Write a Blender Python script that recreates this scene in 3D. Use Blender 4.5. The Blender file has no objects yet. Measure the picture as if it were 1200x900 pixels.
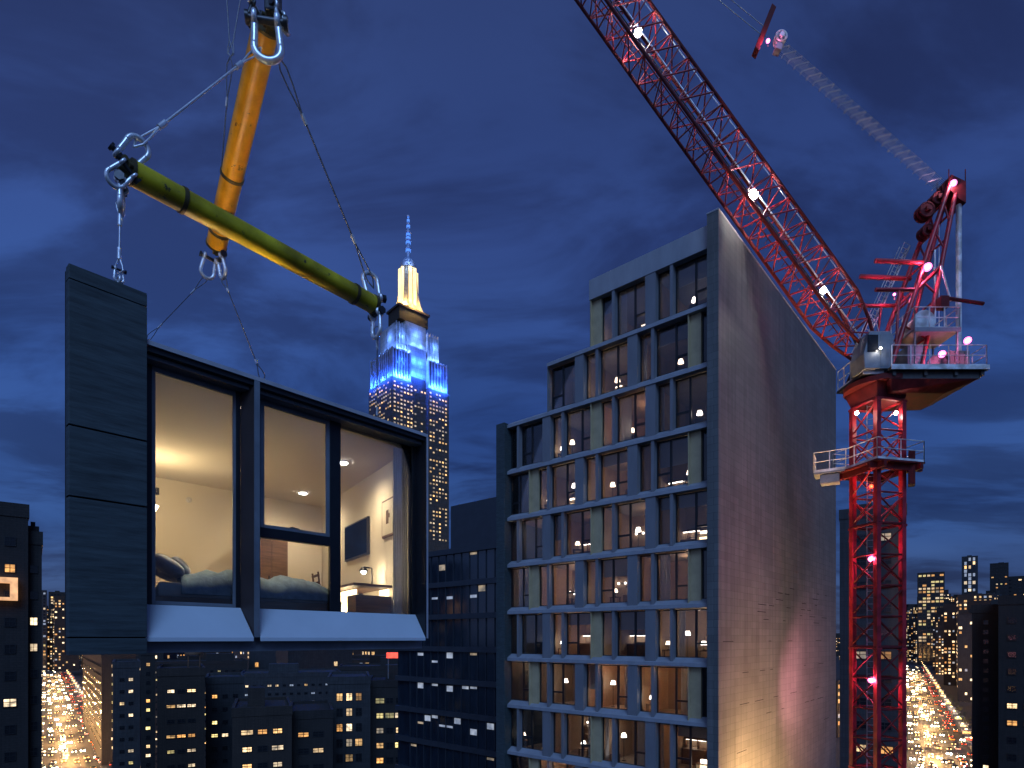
import bpy, bmesh, math, random
from mathutils import Vector, Matrix, Euler

R = math.radians
SC = bpy.context.scene
COL = SC.collection
F, CX, HY = 700.0, 600.0, 748.0          # focal length, principal column and horizon row of the 1200x900 photo


def P(px, py, d):
    """the place that lies d metres in front of the camera along a sight line"""
    return Vector(((px - CX) / F * d, d, (HY - py) / F * d))


# ------------------------------------------------------------------ camera
cd = bpy.data.cameras.new("camera")
cd.sensor_width = 36
cd.lens = F / 1200 * 36
cd.shift_y = (HY - 450) / 1200
cd.clip_start = 0.1
cd.clip_end = 20000
cam = bpy.data.objects.new("camera", cd)
cam.rotation_euler = (R(90), 0, 0)
COL.objects.link(cam)
SC.camera = cam

# ------------------------------------------------------------------ sky
W = bpy.data.worlds.new("World")
SC.world = W
W.use_nodes = True
nt = W.node_tree
nt.nodes.clear()
N = nt.nodes.new
L = nt.links.new


def math_node(tree, op, a, b=None, c=None, clamp=False):
    n = tree.nodes.new("ShaderNodeMath")
    n.operation = op
    n.use_clamp = clamp
    for i, v in enumerate((a, b, c)):
        if v is None:
            continue
        if isinstance(v, (int, float)):
            n.inputs[i].default_value = v
        else:
            tree.links.new(v, n.inputs[i])
    return n.outputs[0]


def ramp(tree, fac, stops, interp='LINEAR'):
    n = tree.nodes.new("ShaderNodeValToRGB")
    n.color_ramp.interpolation = interp
    e = n.color_ramp.elements
    while len(e) < len(stops):
        e.new(0.5)
    for el, (p, c) in zip(e, stops):
        el.position = p
        el.color = (*c, 1) if len(c) == 3 else c
    tree.links.new(fac, n.inputs[0])
    return n.outputs[0]


def mixc(tree, fac, a, b, mode='MIX'):
    n = tree.nodes.new("ShaderNodeMix")
    n.data_type = 'RGBA'
    n.blend_type = mode
    for s, v in ((n.inputs[0], fac), (n.inputs[6], a), (n.inputs[7], b)):
        if isinstance(v, (int, float)):
            s.default_value = v
        elif isinstance(v, tuple):
            s.default_value = (*v, 1)
        else:
            tree.links.new(v, s)
    return n.outputs[2]


tc = N("ShaderNodeTexCoord")
sep = N("ShaderNodeSeparateXYZ")
L(tc.outputs["Generated"], sep.inputs[0])
X, Y, Z = sep.outputs
base = ramp(nt, Z, [(0.0, (.044, .062, .13)), (.06, (.034, .064, .175)), (.16, (.026, .068, .235)), (.34, (.023, .062, .245)),
                    (.55, (.023, .050, .20)), (.75, (.022, .042, .155)), (1.0, (.02, .036, .14))])
# clouds on a flat layer overhead
zz = math_node(nt, 'ADD', math_node(nt, 'MAXIMUM', Z, 0.0), 0.16)
cv = N("ShaderNodeCombineXYZ")
L(math_node(nt, 'DIVIDE', X, zz), cv.inputs[0])
L(math_node(nt, 'DIVIDE', Y, zz), cv.inputs[1])
mp = N("ShaderNodeMapping")
mp.inputs["Rotation"].default_value = (0, 0, R(35))
mp.inputs["Scale"].default_value = (.62, 1.0, 1)
L(cv.outputs[0], mp.inputs[0])
no = N("ShaderNodeTexNoise")
no.inputs["Scale"].default_value = 2.3
no.inputs["Detail"].default_value = 6
no.inputs["Roughness"].default_value = .58
no.inputs["Distortion"].default_value = .5
L(mp.outputs[0], no.inputs[0])
cl = ramp(nt, no.outputs[0], [(.40, (0, 0, 0)), (.60, (1, 1, 1))], 'EASE')
n2 = N("ShaderNodeTexNoise")
n2.inputs["Scale"].default_value = .9
n2.inputs["Detail"].default_value = 3
L(mp.outputs[0], n2.inputs[0])
broad = ramp(nt, n2.outputs[0], [(.36, (.74, .75, .80)), (.64, (1.28, 1.27, 1.22))])
base = mixc(nt, 1.0, base, broad, 'MULTIPLY')
lo = mixc(nt, 1.0, base, (.80, .70, .64), 'MULTIPLY')
hi = mixc(nt, 1.0, base, (1.34, 1.30, 1.16), 'MULTIPLY')
sky = mixc(nt, cl, hi, lo)
# the afterglow stands in the west, behind the camera
glow = math_node(nt, 'MULTIPLY', math_node(nt, 'ADD', math_node(nt, 'MULTIPLY', Y, -.9), math_node(nt, 'MULTIPLY', X, -.42)), 1.0, clamp=True)
glow = math_node(nt, 'POWER', glow, 1.5)
upz = math_node(nt, 'SUBTRACT', 1.0, math_node(nt, 'MULTIPLY', Z, .8), clamp=True)
sky = mixc(nt, math_node(nt, 'MULTIPLY', glow, upz), sky, (.22, .34, .74))
dark = ramp(nt, math_node(nt, 'ADD', math_node(nt, 'MULTIPLY', Z, 4.0), 1.0, clamp=True), [(0, (.004, .004, .006)), (.9, (.02, .022, .035)), (1, (1, 1, 1))])
sky = mixc(nt, 1.0, sky, dark, 'MULTIPLY')
bg = N("ShaderNodeBackground")
L(sky, bg.inputs[0])
bg.inputs[1].default_value = 1.0
# a little of the physical twilight sky on top
ns = N("ShaderNodeTexSky")
ns.sky_type = 'NISHITA'
ns.sun_disc = False
ns.sun_elevation = R(-4)
ns.sun_rotation = R(205)
bg2 = N("ShaderNodeBackground")
L(ns.outputs[0], bg2.inputs[0])
bg2.inputs[1].default_value = .02
ad = N("ShaderNodeAddShader")
L(bg.outputs[0], ad.inputs[0])
L(bg2.outputs[0], ad.inputs[1])
wo = N("ShaderNodeOutputWorld")
L(ad.outputs[0], wo.inputs[0])

# the last light of the western sky
sl = bpy.data.lights.new("afterglow_sun", 'SUN')
sl.energy = 1.5
sl.angle = R(30)
sl.color = (.28, .52, 1)
so = bpy.data.objects.new("afterglow_sun", sl)
so.rotation_euler = Vector((-.12, .74, -.64)).to_track_quat('-Z', 'Y').to_euler()
COL.objects.link(so)

SC.view_settings.view_transform = 'Standard'
SC.view_settings.look = 'None'
SC.view_settings.exposure = 0
SC.view_settings.gamma = 1
SC.view_settings.use_curve_mapping = False
SC.render.engine = 'CYCLES'
SC.cycles.max_bounces = 6
SC.cycles.diffuse_bounces = 4
SC.cycles.glossy_bounces = 3
SC.cycles.transparent_max_bounces = 12
SC.cycles.caustics_reflective = False
SC.cycles.caustics_refractive = False
SC.cycles.sample_clamp_indirect = 4
SC.cycles.use_denoising = True


# ------------------------------------------------------------------ materials
def new_mat(name):
    m = bpy.data.materials.new(name)
    m.use_nodes = True
    t = m.node_tree
    return m, t, t.nodes["Principled BSDF"]


def mat(name, col, rough=.6, metal=0.0, var=.2, scale=3.0, stretch=(1, 1, 1), bump=.15, detail=5, spec=.5):
    """a surface with uneven colour, uneven gloss and a little relief"""
    m, t, b = new_mat(name)
    c = t.nodes.new("ShaderNodeTexCoord")
    mpn = t.nodes.new("ShaderNodeMapping")
    mpn.inputs["Scale"].default_value = stretch
    t.links.new(c.outputs["Object"], mpn.inputs[0])
    n = t.nodes.new("ShaderNodeTexNoise")
    n.inputs["Scale"].default_value = scale
    n.inputs["Detail"].default_value = detail
    n.inputs["Roughness"].default_value = .62
    t.links.new(mpn.outputs[0], n.inputs[0])
    lo_ = tuple(max(0, v * (1 - var)) for v in col)
    hi_ = tuple(min(1, v * (1 + var)) for v in col)
    t.links.new(ramp(t, n.outputs[0], [(.3, lo_), (.7, hi_)]), b.inputs["Base Color"])
    rr = t.nodes.new("ShaderNodeMapRange")
    rr.inputs[3].default_value = max(0.02, rough - .1)
    rr.inputs[4].default_value = min(1, rough + .1)
    t.links.new(n.outputs[0], rr.inputs[0])
    t.links.new(rr.outputs[0], b.inputs["Roughness"])
    b.inputs["Metallic"].default_value = metal
    b.inputs["Specular IOR Level"].default_value = spec
    if bump:
        bp = t.nodes.new("ShaderNodeBump")
        bp.inputs["Strength"].default_value = bump
        bp.inputs["Distance"].default_value = .02
        t.links.new(n.outputs[0], bp.inputs["Height"])
        t.links.new(bp.outputs[0], b.inputs["Normal"])
    return m


def emit(name, col, strength, var=0.0, scale=1.0):
    m, t, b = new_mat(name)
    b.inputs["Base Color"].default_value = (*[v * .5 for v in col], 1)
    b.inputs["Emission Color"].default_value = (*col, 1)
    b.inputs["Emission Strength"].default_value = strength
    if var:
        c = t.nodes.new("ShaderNodeTexCoord")
        n = t.nodes.new("ShaderNodeTexNoise")
        n.inputs["Scale"].default_value = scale
        n.inputs["Detail"].default_value = 3
        oi = t.nodes.new("ShaderNodeObjectInfo")
        va = t.nodes.new("ShaderNodeVectorMath")
        va.operation = 'ADD'
        t.links.new(c.outputs["Object"], va.inputs[0])
        cb = t.nodes.new("ShaderNodeCombineXYZ")
        t.links.new(math_node(t, 'MULTIPLY', oi.outputs["Random"], 37.0), cb.inputs[0])
        t.links.new(cb.outputs[0], va.inputs[1])
        t.links.new(va.outputs[0], n.inputs[0])
        mr = t.nodes.new("ShaderNodeMapRange")
        mr.inputs[1].default_value = .3
        mr.inputs[2].default_value = .7
        mr.inputs[3].default_value = strength * (1 - var)
        mr.inputs[4].default_value = strength * (1 + var)
        t.links.new(n.outputs[0], mr.inputs[0])
        t.links.new(mr.outputs[0], b.inputs["Emission Strength"])
    return m


def glass(name, tint=(.9, .93, .95), refl=1.0):
    m, t, b = new_mat(name)
    t.nodes.remove(b)
    tr = t.nodes.new("ShaderNodeBsdfTransparent")
    tr.inputs[0].default_value = (*tint, 1)
    g = t.nodes.new("ShaderNodeBsdfGlossy")
    g.inputs["Roughness"].default_value = .015
    g.inputs[0].default_value = (1, 1, 1, 1)
    fr = t.nodes.new("ShaderNodeFresnel")
    fr.inputs[0].default_value = 1.5
    mx = t.nodes.new("ShaderNodeMixShader")
    t.links.new(math_node(t, 'MULTIPLY', fr.outputs[0], 1.6 * refl, clamp=True), mx.inputs[0])
    t.links.new(tr.outputs[0], mx.inputs[1])
    t.links.new(g.outputs[0], mx.inputs[2])
    t.links.new(mx.outputs[0], t.nodes["Material Output"].inputs[0])
    return m


def tile_wall(name, col, bw, bh, mortar, rough=.7, streak=.25, offset=.5):
    """fine coursed panels with thin joints and vertical weather streaks"""
    m, t, b = new_mat(name)
    c = t.nodes.new("ShaderNodeTexCoord")
    s = t.nodes.new("ShaderNodeSeparateXYZ")
    t.links.new(c.outputs["Object"], s.inputs[0])
    cb = t.nodes.new("ShaderNodeCombineXYZ")
    t.links.new(math_node(t, 'ADD', s.outputs[0], s.outputs[1]), cb.inputs[0])
    t.links.new(s.outputs[2], cb.inputs[1])
    br = t.nodes.new("ShaderNodeTexBrick")
    br.offset = offset
    br.inputs["Scale"].default_value = 1
    br.inputs["Brick Width"].default_value = bw
    br.inputs["Row Height"].default_value = bh
    br.inputs["Mortar Size"].default_value = mortar
    br.inputs["Mortar Smooth"].default_value = .2
    br.inputs["Color1"].default_value = (*[v * 1.1 for v in col], 1)
    br.inputs["Color2"].default_value = (*[v * .88 for v in col], 1)
    br.inputs["Mortar"].default_value = (*[v * .5 for v in col], 1)
    t.links.new(cb.outputs[0], br.inputs[0])
    mpn = t.nodes.new("ShaderNodeMapping")
    mpn.inputs["Scale"].default_value = (3.2, 3.2, .12)
    t.links.new(c.outputs["Object"], mpn.inputs[0])
    n = t.nodes.new("ShaderNodeTexNoise")
    n.inputs["Scale"].default_value = 1.3
    n.inputs["Detail"].default_value = 6
    t.links.new(mpn.outputs[0], n.inputs[0])
    st = ramp(t, n.outputs[0], [(.3, (1 - streak,) * 3), (.7, (1 + streak * .6,) * 3)])
    n2 = t.nodes.new("ShaderNodeTexNoise")
    n2.inputs["Scale"].default_value = .35
    n2.inputs["Detail"].default_value = 4
    t.links.new(c.outputs["Object"], n2.inputs[0])
    st2 = ramp(t, n2.outputs[0], [(.3, (.85,) * 3), (.7, (1.12,) * 3)])
    t.links.new(mixc(t, 1.0, mixc(t, 1.0, br.outputs[0], st, 'MULTIPLY'), st2, 'MULTIPLY'), b.inputs["Base Color"])
    b.inputs["Roughness"].default_value = rough
    bp = t.nodes.new("ShaderNodeBump")
    bp.inputs["Strength"].default_value = .35
    bp.inputs["Distance"].default_value = .01
    t.links.new(br.outputs["Fac"], bp.inputs["Height"])
    bp.invert = True
    t.links.new(bp.outputs[0], b.inputs["Normal"])
    return m


M = {}
M['slate'] = mat('slate_panel', (.034, .049, .054), .65, 0, .5, 2.2, (1, 1, 9), .25)
M['joint'] = mat('joint_shadow_gap', (.008, .009, .01), .9, 0, .2, 5)
M['frame'] = mat('window_frame_dark', (.012, .013, .017), .45, .3, .2, 6)
M['alu'] = mat('pale_aluminium_trim', (.38, .38, .42), .5, .2, .12, 4)
M['sill'] = mat('white_sill', (.50, .56, .62), .5, 0, .05, 1.5, bump=.05)
M['brownjamb'] = mat('bronze_jamb', (.05, .035, .035), .5, .2, .2, 3)
M['glass'] = glass('module_glass', (.93, .95, .95), .75)
M['wallpaint'] = mat('warm_white_wall_paint', (.66, .60, .50), .8, 0, .03, 1.2, bump=.04)
M['ceilpaint'] = mat('ceiling_paint', (.66, .61, .52), .85, 0, .03, 1.0, bump=.03)
M['oak'] = mat('oak_floor', (.22, .13, .07), .5, 0, .3, 2, (1, 12, 1))
M['wood'] = mat('walnut_wood', (.14, .075, .04), .5, 0, .35, 3, (1, 1, 10))
M['duvet'] = mat('blue_duvet', (.30, .42, .50), .95, 0, .25, 9, bump=.8)
M['pillow'] = mat('grey_pillow', (.60, .64, .68), .95, 0, .15, 12, bump=.5)
M['sheet'] = mat('pale_sheet', (.5, .48, .44), .95, 0, .1, 6)
M['black'] = mat('black_plastic', (.012, .013, .015), .35, 0, .2, 4)
m_, t_, b_ = new_mat('sheer_curtain')
tr_ = t_.nodes.new("ShaderNodeBsdfTranslucent")
tr_.inputs[0].default_value = (.55, .58, .64, 1)
mx_ = t_.nodes.new("ShaderNodeMixShader")
mx_.inputs[0].default_value = .5
b_.inputs["Base Color"].default_value = (.5, .53, .58, 1)
b_.inputs["Roughness"].default_value = .9
t_.links.new(b_.outputs[0], mx_.inputs[1])
t_.links.new(tr_.outputs[0], mx_.inputs[2])
t_.links.new(mx_.outputs[0], t_.nodes["Material Output"].inputs[0])
M['sheer'] = m_
M['screen'] = mat('dark_screen', (.010, .014, .026), .5, 0, .1, 3, bump=0, spec=.0)
M['paper'] = mat('art_paper', (.68, .62, .52), .8, 0, .05, 5)
M['ink'] = mat('brown_ink', (.12, .07, .04), .8, 0, .3, 8)
M['curtain'] = mat('grey_blue_curtain', (.50, .53, .58), .9, 0, .12, 4, (1, 1, .2))
M['yellow_green'] = mat('yellow_green_paint', (.52, .42, .012), .38, 0, .3, 3, bump=.15)
M['orange'] = mat('amber_paint', (.72, .33, .012), .4, 0, .28, 3, bump=.15)
M['collar'] = mat('dark_collar_steel', (.09, .07, .03), .5, .5, .3, 5)
M['steel'] = mat('galvanised_steel', (.75, .77, .8), .25, .55, .25, 9)
M['darksteel'] = mat('dark_steel', (.06, .06, .065), .4, .8, .3, 9)
M['rope'] = mat('wire_rope', (.22, .22, .24), .4, .8, .3, 40, (1, 1, 1))
M['brightrope'] = mat('bright_wire_rope', (.62, .64, .68), .35, .7, .2, 40)
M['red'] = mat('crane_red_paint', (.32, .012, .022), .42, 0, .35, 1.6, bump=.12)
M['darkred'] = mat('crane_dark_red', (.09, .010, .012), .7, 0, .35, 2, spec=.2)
M['white'] = mat('white_painted_steel', (.72, .72, .74), .4, 0, .1, 5)
M['greysteel'] = mat('grey_painted_steel', (.16, .18, .21), .5, .2, .25, 2)
M['deckplate'] = mat('deck_plate', (.05, .045, .045), .6, .4, .3, 6)
M['concrete_block'] = mat('counterweight_concrete', (.16, .15, .15), .85, 0, .25, 3)
M['endwall'] = tile_wall('slate_end_wall', (.115, .115, .112), 1.2, .38, .009, .6, .26)
M['ledge'] = mat('lit_ledge_metal', (.29, .30, .33), .5, .1, .12, 1.5, (1, 1, .3), .1)  # lighter copy of the facade metal, light on the slopes put into it
M['facade'] = mat('facade_metal', (.185, .185, .20), .5, .1, .12, 1.5, (1, 1, .3), .1)
M['olive'] = mat('olive_beige_panel', (.42, .33, .19), .6, 0, .12, 2)
M['bframe'] = mat('building_window_frame', (.011, .012, .015), .45, .2, .2, 5)
M['bglass'] = glass('building_glass', (.72, .70, .70), .6)
M['roomwall'] = mat('room_wall', (.42, .30, .20), .85, 0, .12, 1)
M['roomceil'] = mat('room_slab', (.40, .34, .28), .85, 0, .1, 1)
M['core'] = mat('core_render', (.10, .11, .13), .85, 0, .2, 1)
M['asphalt'] = mat('asphalt', (.05, .048, .045), .75, 0, .3, .6)
M['pave'] = mat('pavement', (.13, .12, .11), .85, 0, .2, .8)
M['ground'] = mat('city_ground', (.03, .03, .032), .9, 0, .4, .05)
M['brickdark'] = tile_wall('dark_brick', (.024, .02, .019), .6, .25, .02, .85, .25)  # city walls very dark: shadow of taller buildings put into the colour
M['brickbrown'] = tile_wall('brown_brick', (.034, .025, .02), .6, .25, .02, .85, .25)
M['stonegrey'] = tile_wall('grey_stone', (.034, .034, .037), 1.4, .7, .02, .8, .3)
M['roofing'] = mat('roof_felt', (.05, .05, .055), .9, 0, .3, .8)
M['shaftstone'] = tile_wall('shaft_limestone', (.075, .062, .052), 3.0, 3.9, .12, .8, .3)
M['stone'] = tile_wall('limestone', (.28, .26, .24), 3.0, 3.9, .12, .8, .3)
M['dglass'] = mat('dark_window_glass', (.012, .013, .016), .15, 0, .3, 2, bump=0, spec=.35)
M['officeglass'] = mat('office_glass', (.012, .02, .032), .12, 0, .35, 1.1, (1, 1, .4), 0, spec=.9)
M['officeband'] = mat('office_spandrel', (.036, .042, .054), .5, .2, .15, 1)
WARM = [(1, .56, .20), (1, .66, .32), (1, .46, .13), (1, .74, .44), (.95, .74, .28)]
for i, c in enumerate(WARM):
    for j, s in enumerate((.25, .75, 1.7)):
        M['lit%d_%d' % (i, j)] = emit('lit_window_%d_%d' % (i, j), c, s, .85, 1.3)
M['coolwin'] = emit('cool_office_light', (.85, .92, 1), .28, .6, 1.2)
M['lampwhite'] = emit('white_lamp_lens', (1, .93, .86), 60)
M['lamppink'] = emit('pink_lamp_lens', (1, .22, .62), 3.2)
M['bulb'] = emit('warm_bulb', (1, .82, .6), 9)
M['bulbw'] = emit('white_bulb', (1, .93, .82), 14)
M['glowdesk'] = emit('lit_desk_panel', (1, .78, .45), 4.5, .3, 3)  # emission in place of lamp light falling on the desk panels
M['streetlamp'] = emit('sodium_lamp', (1, .62, .25), 12)
M['headlight'] = emit('headlight', (1, .76, .46), 9)
M['taillight'] = emit('taillight', (1, .06, .02), 5)
M['redsign'] = emit('red_sign', (1, .10, .06), 1.6, .3, 1)
M['carpaint'] = mat('dark_car_paint', (.05, .05, .06), .25, .3, .3, 2)
M['taxipaint'] = mat('yellow_car_paint', (.5, .3, .02), .3, 0, .1, 2)
M['mastlit'] = emit('lit_mast_glass', (1, .76, .36), 1.5, .25, .12)
M['antenna'] = mat('antenna_steel', (.30, .38, .60), .5, .2, .2, .3)
M['antennalit'] = emit('blue_beacon', (.10, .30, 1), 1.0)


def worn(m_, under, amount=.56, scale=7.0):
    """scuffs and grime of their own shape over the paint"""
    t = m_.node_tree
    b = t.nodes["Principled BSDF"]
    src = b.inputs["Base Color"].links[0].from_socket
    c = t.nodes.new("ShaderNodeTexCoord")
    n = t.nodes.new("ShaderNodeTexNoise")
    n.inputs["Scale"].default_value = scale
    n.inputs["Detail"].default_value = 9
    n.inputs["Roughness"].default_value = .75
    t.links.new(c.outputs["Object"], n.inputs[0])
    f = ramp(t, n.outputs[0], [(amount, (0, 0, 0)), (amount + .05, (1, 1, 1))])
    g = t.nodes.new("ShaderNodeTexNoise")
    g.inputs["Scale"].default_value = 1.6
    g.inputs["Detail"].default_value = 5
    t.links.new(c.outputs["Object"], g.inputs[0])
    grime = ramp(t, g.outputs[0], [(.38, (.55, .52, .48)), (.58, (1, 1, 1))])
    t.links.new(mixc(t, 1.0, mixc(t, f, src, under), grime, 'MULTIPLY'), b.inputs["Base Color"])


worn(M['yellow_green'], (.05, .045, .03), .60)
worn(M['orange'], (.10, .05, .025), .60)
worn(M['red'], (.05, .015, .012), .62, 4.0)
worn(M['white'], (.30, .25, .2), .64, 5.0)


# ------------------------------------------------------------------ mesh builder
class MB:
    def __init__(self):
        self.v, self.f, self.m, self.s = [], [], [], []

    def add(self, vs, fs, mi=0, smooth=False):
        o = len(self.v)
        self.v += [Vector(v) for v in vs]
        for f in fs:
            self.f.append([o + i for i in f])
            self.m.append(mi)
            self.s.append(smooth)
        return self

    def hexa(self, c8, mi=0):
        return self.add(c8, [(0, 3, 2, 1), (4, 5, 6, 7), (0, 1, 5, 4), (1, 2, 6, 5), (2, 3, 7, 6), (3, 0, 4, 7)], mi)

    def box(self, x0, x1, y0, y1, z0, z1, mi=0):
        return self.hexa([(x0, y0, z0), (x1, y0, z0), (x1, y1, z0), (x0, y1, z0), (x0, y0, z1), (x1, y0, z1), (x1, y1, z1), (x0, y1, z1)], mi)

    def obox(self, o, a, b, c, mi=0):
        """box from corner o along vectors a, b, c"""
        o, a, b, c = map(Vector, (o, a, b, c))
        return self.hexa([o, o + a, o + a + b, o + b, o + c, o + a + c, o + a + b + c, o + b + c], mi)

    def prism(self, pts, ext, mi=0):
        """polygon pts (3-D) swept by ext"""
        n = len(pts)
        pts = [Vector(p) for p in pts]
        ext = Vector(ext)
        fs = [tuple(range(n))[::-1], tuple(range(n, 2 * n))]
        fs += [(i, (i + 1) % n, n + (i + 1) % n, n + i) for i in range(n)]
        return self.add(pts + [p + ext for p in pts], fs, mi)

    def tube(self, p0, p1, r, n=6, r1=None, mi=0, smooth=True):
        p0, p1 = Vector(p0), Vector(p1)
        r1 = r if r1 is None else r1
        d = (p1 - p0)
        if d.length < 1e-6:
            return self
        d.normalize()
        a = d.cross(Vector((0, 0, 1)) if abs(d.z) < .9 else Vector((1, 0, 0))).normalized()
        b = d.cross(a)
        vs = []
        for p, rr in ((p0, r), (p1, r1)):
            for i in range(n):
                t = 2 * math.pi * (i + .5) / n
                vs.append(p + (a * math.cos(t) + b * math.sin(t)) * rr)
        fs = [(i, (i + 1) % n, n + (i + 1) % n, n + i) for i in range(n)]
        self.add(vs, fs, mi, smooth and n > 5)
        self.add(vs[:n], [tuple(range(n))[::-1]], mi)
        self.add(vs[n:], [tuple(range(n))], mi)
        return self

    def path(self, pts, r, n=6, mi=0):
        for a, b in zip(pts[:-1], pts[1:]):
            self.tube(a, b, r, n, mi=mi)
        return self

    def ring(self, c, ax, rad, r, a0=0, a1=360, up=None, n=18, k=8, mi=0):
        """part of a torus round axis ax"""
        c, ax = Vector(c), Vector(ax).normalized()
        u = Vector(up) if up is not None else (Vector((0, 0, 1)) if abs(ax.z) < .9 else Vector((1, 0, 0)))
        u = (u - ax * u.dot(ax)).normalized()
        w = ax.cross(u)
        full = abs(a1 - a0) >= 359.9
        m = n if full else n + 1
        vs = []
        for i in range(m):
            t = R(a0 + (a1 - a0) * i / n)
            rd = u * math.cos(t) + w * math.sin(t)
            for j in range(k):
                s = 2 * math.pi * j / k
                vs.append(c + rd * (rad + r * math.cos(s)) + ax * (r * math.sin(s)))
        fs = []
        for i in range(n):
            i2 = (i + 1) % m
            for j in range(k):
                j2 = (j + 1) % k
                fs.append((i * k + j, i2 * k + j, i2 * k + j2, i * k + j2))
        if not full:
            fs.append(tuple(range(k)))
            fs.append(tuple((m - 1) * k + j for j in range(k))[::-1])
        return self.add(vs, fs, mi, True)

    def ball(self, c, r, mi=0, nu=12, nv=8, sc=(1, 1, 1)):
        c = Vector(c)
        vs = [c + Vector((0, 0, r * sc[2]))]
        for i in range(1, nv):
            t = math.pi * i / nv
            for j in range(nu):
                p = 2 * math.pi * j / nu
                vs.append(c + Vector((r * sc[0] * math.sin(t) * math.cos(p), r * sc[1] * math.sin(t) * math.sin(p), r * sc[2] * math.cos(t))))
        vs.append(c - Vector((0, 0, r * sc[2])))
        fs = [(0, 1 + j, 1 + (j + 1) % nu) for j in range(nu)]
        for i in range(nv - 2):
            for j in range(nu):
                a, b = 1 + i * nu + j, 1 + i * nu + (j + 1) % nu
                fs.append((a, a + nu, b + nu, b))
        e = len(vs) - 1
        o = 1 + (nv - 2) * nu
        fs += [(o + j, e, o + (j + 1) % nu) for j in range(nu)]
        return self.add(vs, fs, mi, True)

    def mesh(self, name, mats, origin=Vector((0, 0, 0)), rotz=0.0, bevel=0):
        me = bpy.data.meshes.new(name)
        inv = Matrix.Rotation(-rotz, 3, 'Z')
        origin = Vector(origin)
        me.from_pydata([inv @ (v - origin) for v in self.v], [], self.f)
        for m_ in (mats if isinstance(mats, (list, tuple)) else [mats]):
            me.materials.append(M[m_] if isinstance(m_, str) else m_)
        me.polygons.foreach_set("material_index", self.m)
        me.polygons.foreach_set("use_smooth", self.s)
        bm = bmesh.new()
        bm.from_mesh(me)
        bmesh.ops.recalc_face_normals(bm, faces=bm.faces)
        bm.to_mesh(me)
        bm.free()
        me.update()
        return me

    def build(self, name, mats, parent=None, loc=None, rotz=0.0, local=False, bevel=0):
        """link as one object. World coordinates are turned into the parent's own unless local is set"""
        if parent is not None and not local:
            o_, r_ = world_of(parent)
            me = self.mesh(name, mats, o_, r_)
        else:
            me = self.mesh(name, mats, loc if (loc is not None and not local) else (0, 0, 0))
        ob = bpy.data.objects.new(name, me)
        COL.objects.link(ob)
        if parent is not None:
            ob.parent = parent
            if local and loc is not None:
                ob.location = loc
        elif loc is not None:
            ob.location = loc
        if bevel:
            bv = ob.modifiers.new("bevel", 'BEVEL')
            bv.width = bevel
            bv.segments = 2
            bv.limit_method = 'ANGLE'
        return ob


def world_of(o):
    p, r = Vector(o.location), o.rotation_euler.z
    q = o.parent
    while q is not None:
        p = Matrix.Rotation(q.rotation_euler.z, 3, 'Z') @ p + Vector(q.location)
        r += q.rotation_euler.z
        q = q.parent
    return p, r


def tag(o, label, cat, group=None):
    o['label'] = label
    o['category'] = cat
    if group:
        o['group'] = group
    return o


def thing(name, label, cat, loc=(0, 0, 0), rotz=0.0, group=None):
    o = bpy.data.objects.new(name, None)
    COL.objects.link(o)
    o.location = loc
    o.rotation_euler = (0, 0, rotz)
    o.empty_display_size = .3
    return tag(o, label, cat, group)


def struct(name, mb, m_):
    o = mb.build(name, m_)
    o['kind'] = 'structure'
    return o


def inst(mesh, name, parent, loc=(0, 0, 0), rotz=0.0):
    o = bpy.data.objects.new(name, mesh)
    COL.objects.link(o)
    o.parent = parent
    o.location = loc
    o.rotation_euler = (0, 0, rotz)
    return o


def point(name, loc, energy, col, rad=.05):
    l_ = bpy.data.lights.new(name, 'POINT')
    l_.energy = energy
    l_.color = col
    l_.shadow_soft_size = rad
    o = bpy.data.objects.new(name, l_)
    o.location = loc
    COL.objects.link(o)
    return o


def spot(name, loc, to, energy, col, ang=80, blend=.5, rad=.1):
    l_ = bpy.data.lights.new(name, 'SPOT')
    l_.energy = energy
    l_.color = col
    l_.spot_size = R(ang)
    l_.spot_blend = blend
    l_.shadow_soft_size = rad
    o = bpy.data.objects.new(name, l_)
    o.location = loc
    o.rotation_euler = (Vector(to) - Vector(loc)).to_track_quat('-Z', 'Y').to_euler()
    COL.objects.link(o)
    return o


RL = Vector((-.7546, .6562, 0))      # along the tower's window front, going away
RR = Vector((.6562, .7546, 0))       # along the tower's end wall, going away
UP = Vector((0, 0, 1))
GZ = -50.0                           # street level
ORD = ['top', 'second', 'third', 'fourth', 'fifth', 'sixth', 'seventh', 'eighth', 'ninth', 'tenth', 'eleventh', 'twelfth']

# ================================================================== GROUND AND STREETS
struct('ground', MB().add([(-6000, -1500, GZ), (6000, -1500, GZ), (6000, 9000, GZ), (-6000, 9000, GZ)], [(0, 1, 2, 3)]), 'ground')


def street_axis(px900, vpx):
    d = Vector(((vpx - CX) / F, 1, 0)).normalized()
    p = Vector(((px900 - CX) / F * 230.3, 230.3, GZ))
    return p, d, Vector((d.y, -d.x, 0))


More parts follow.
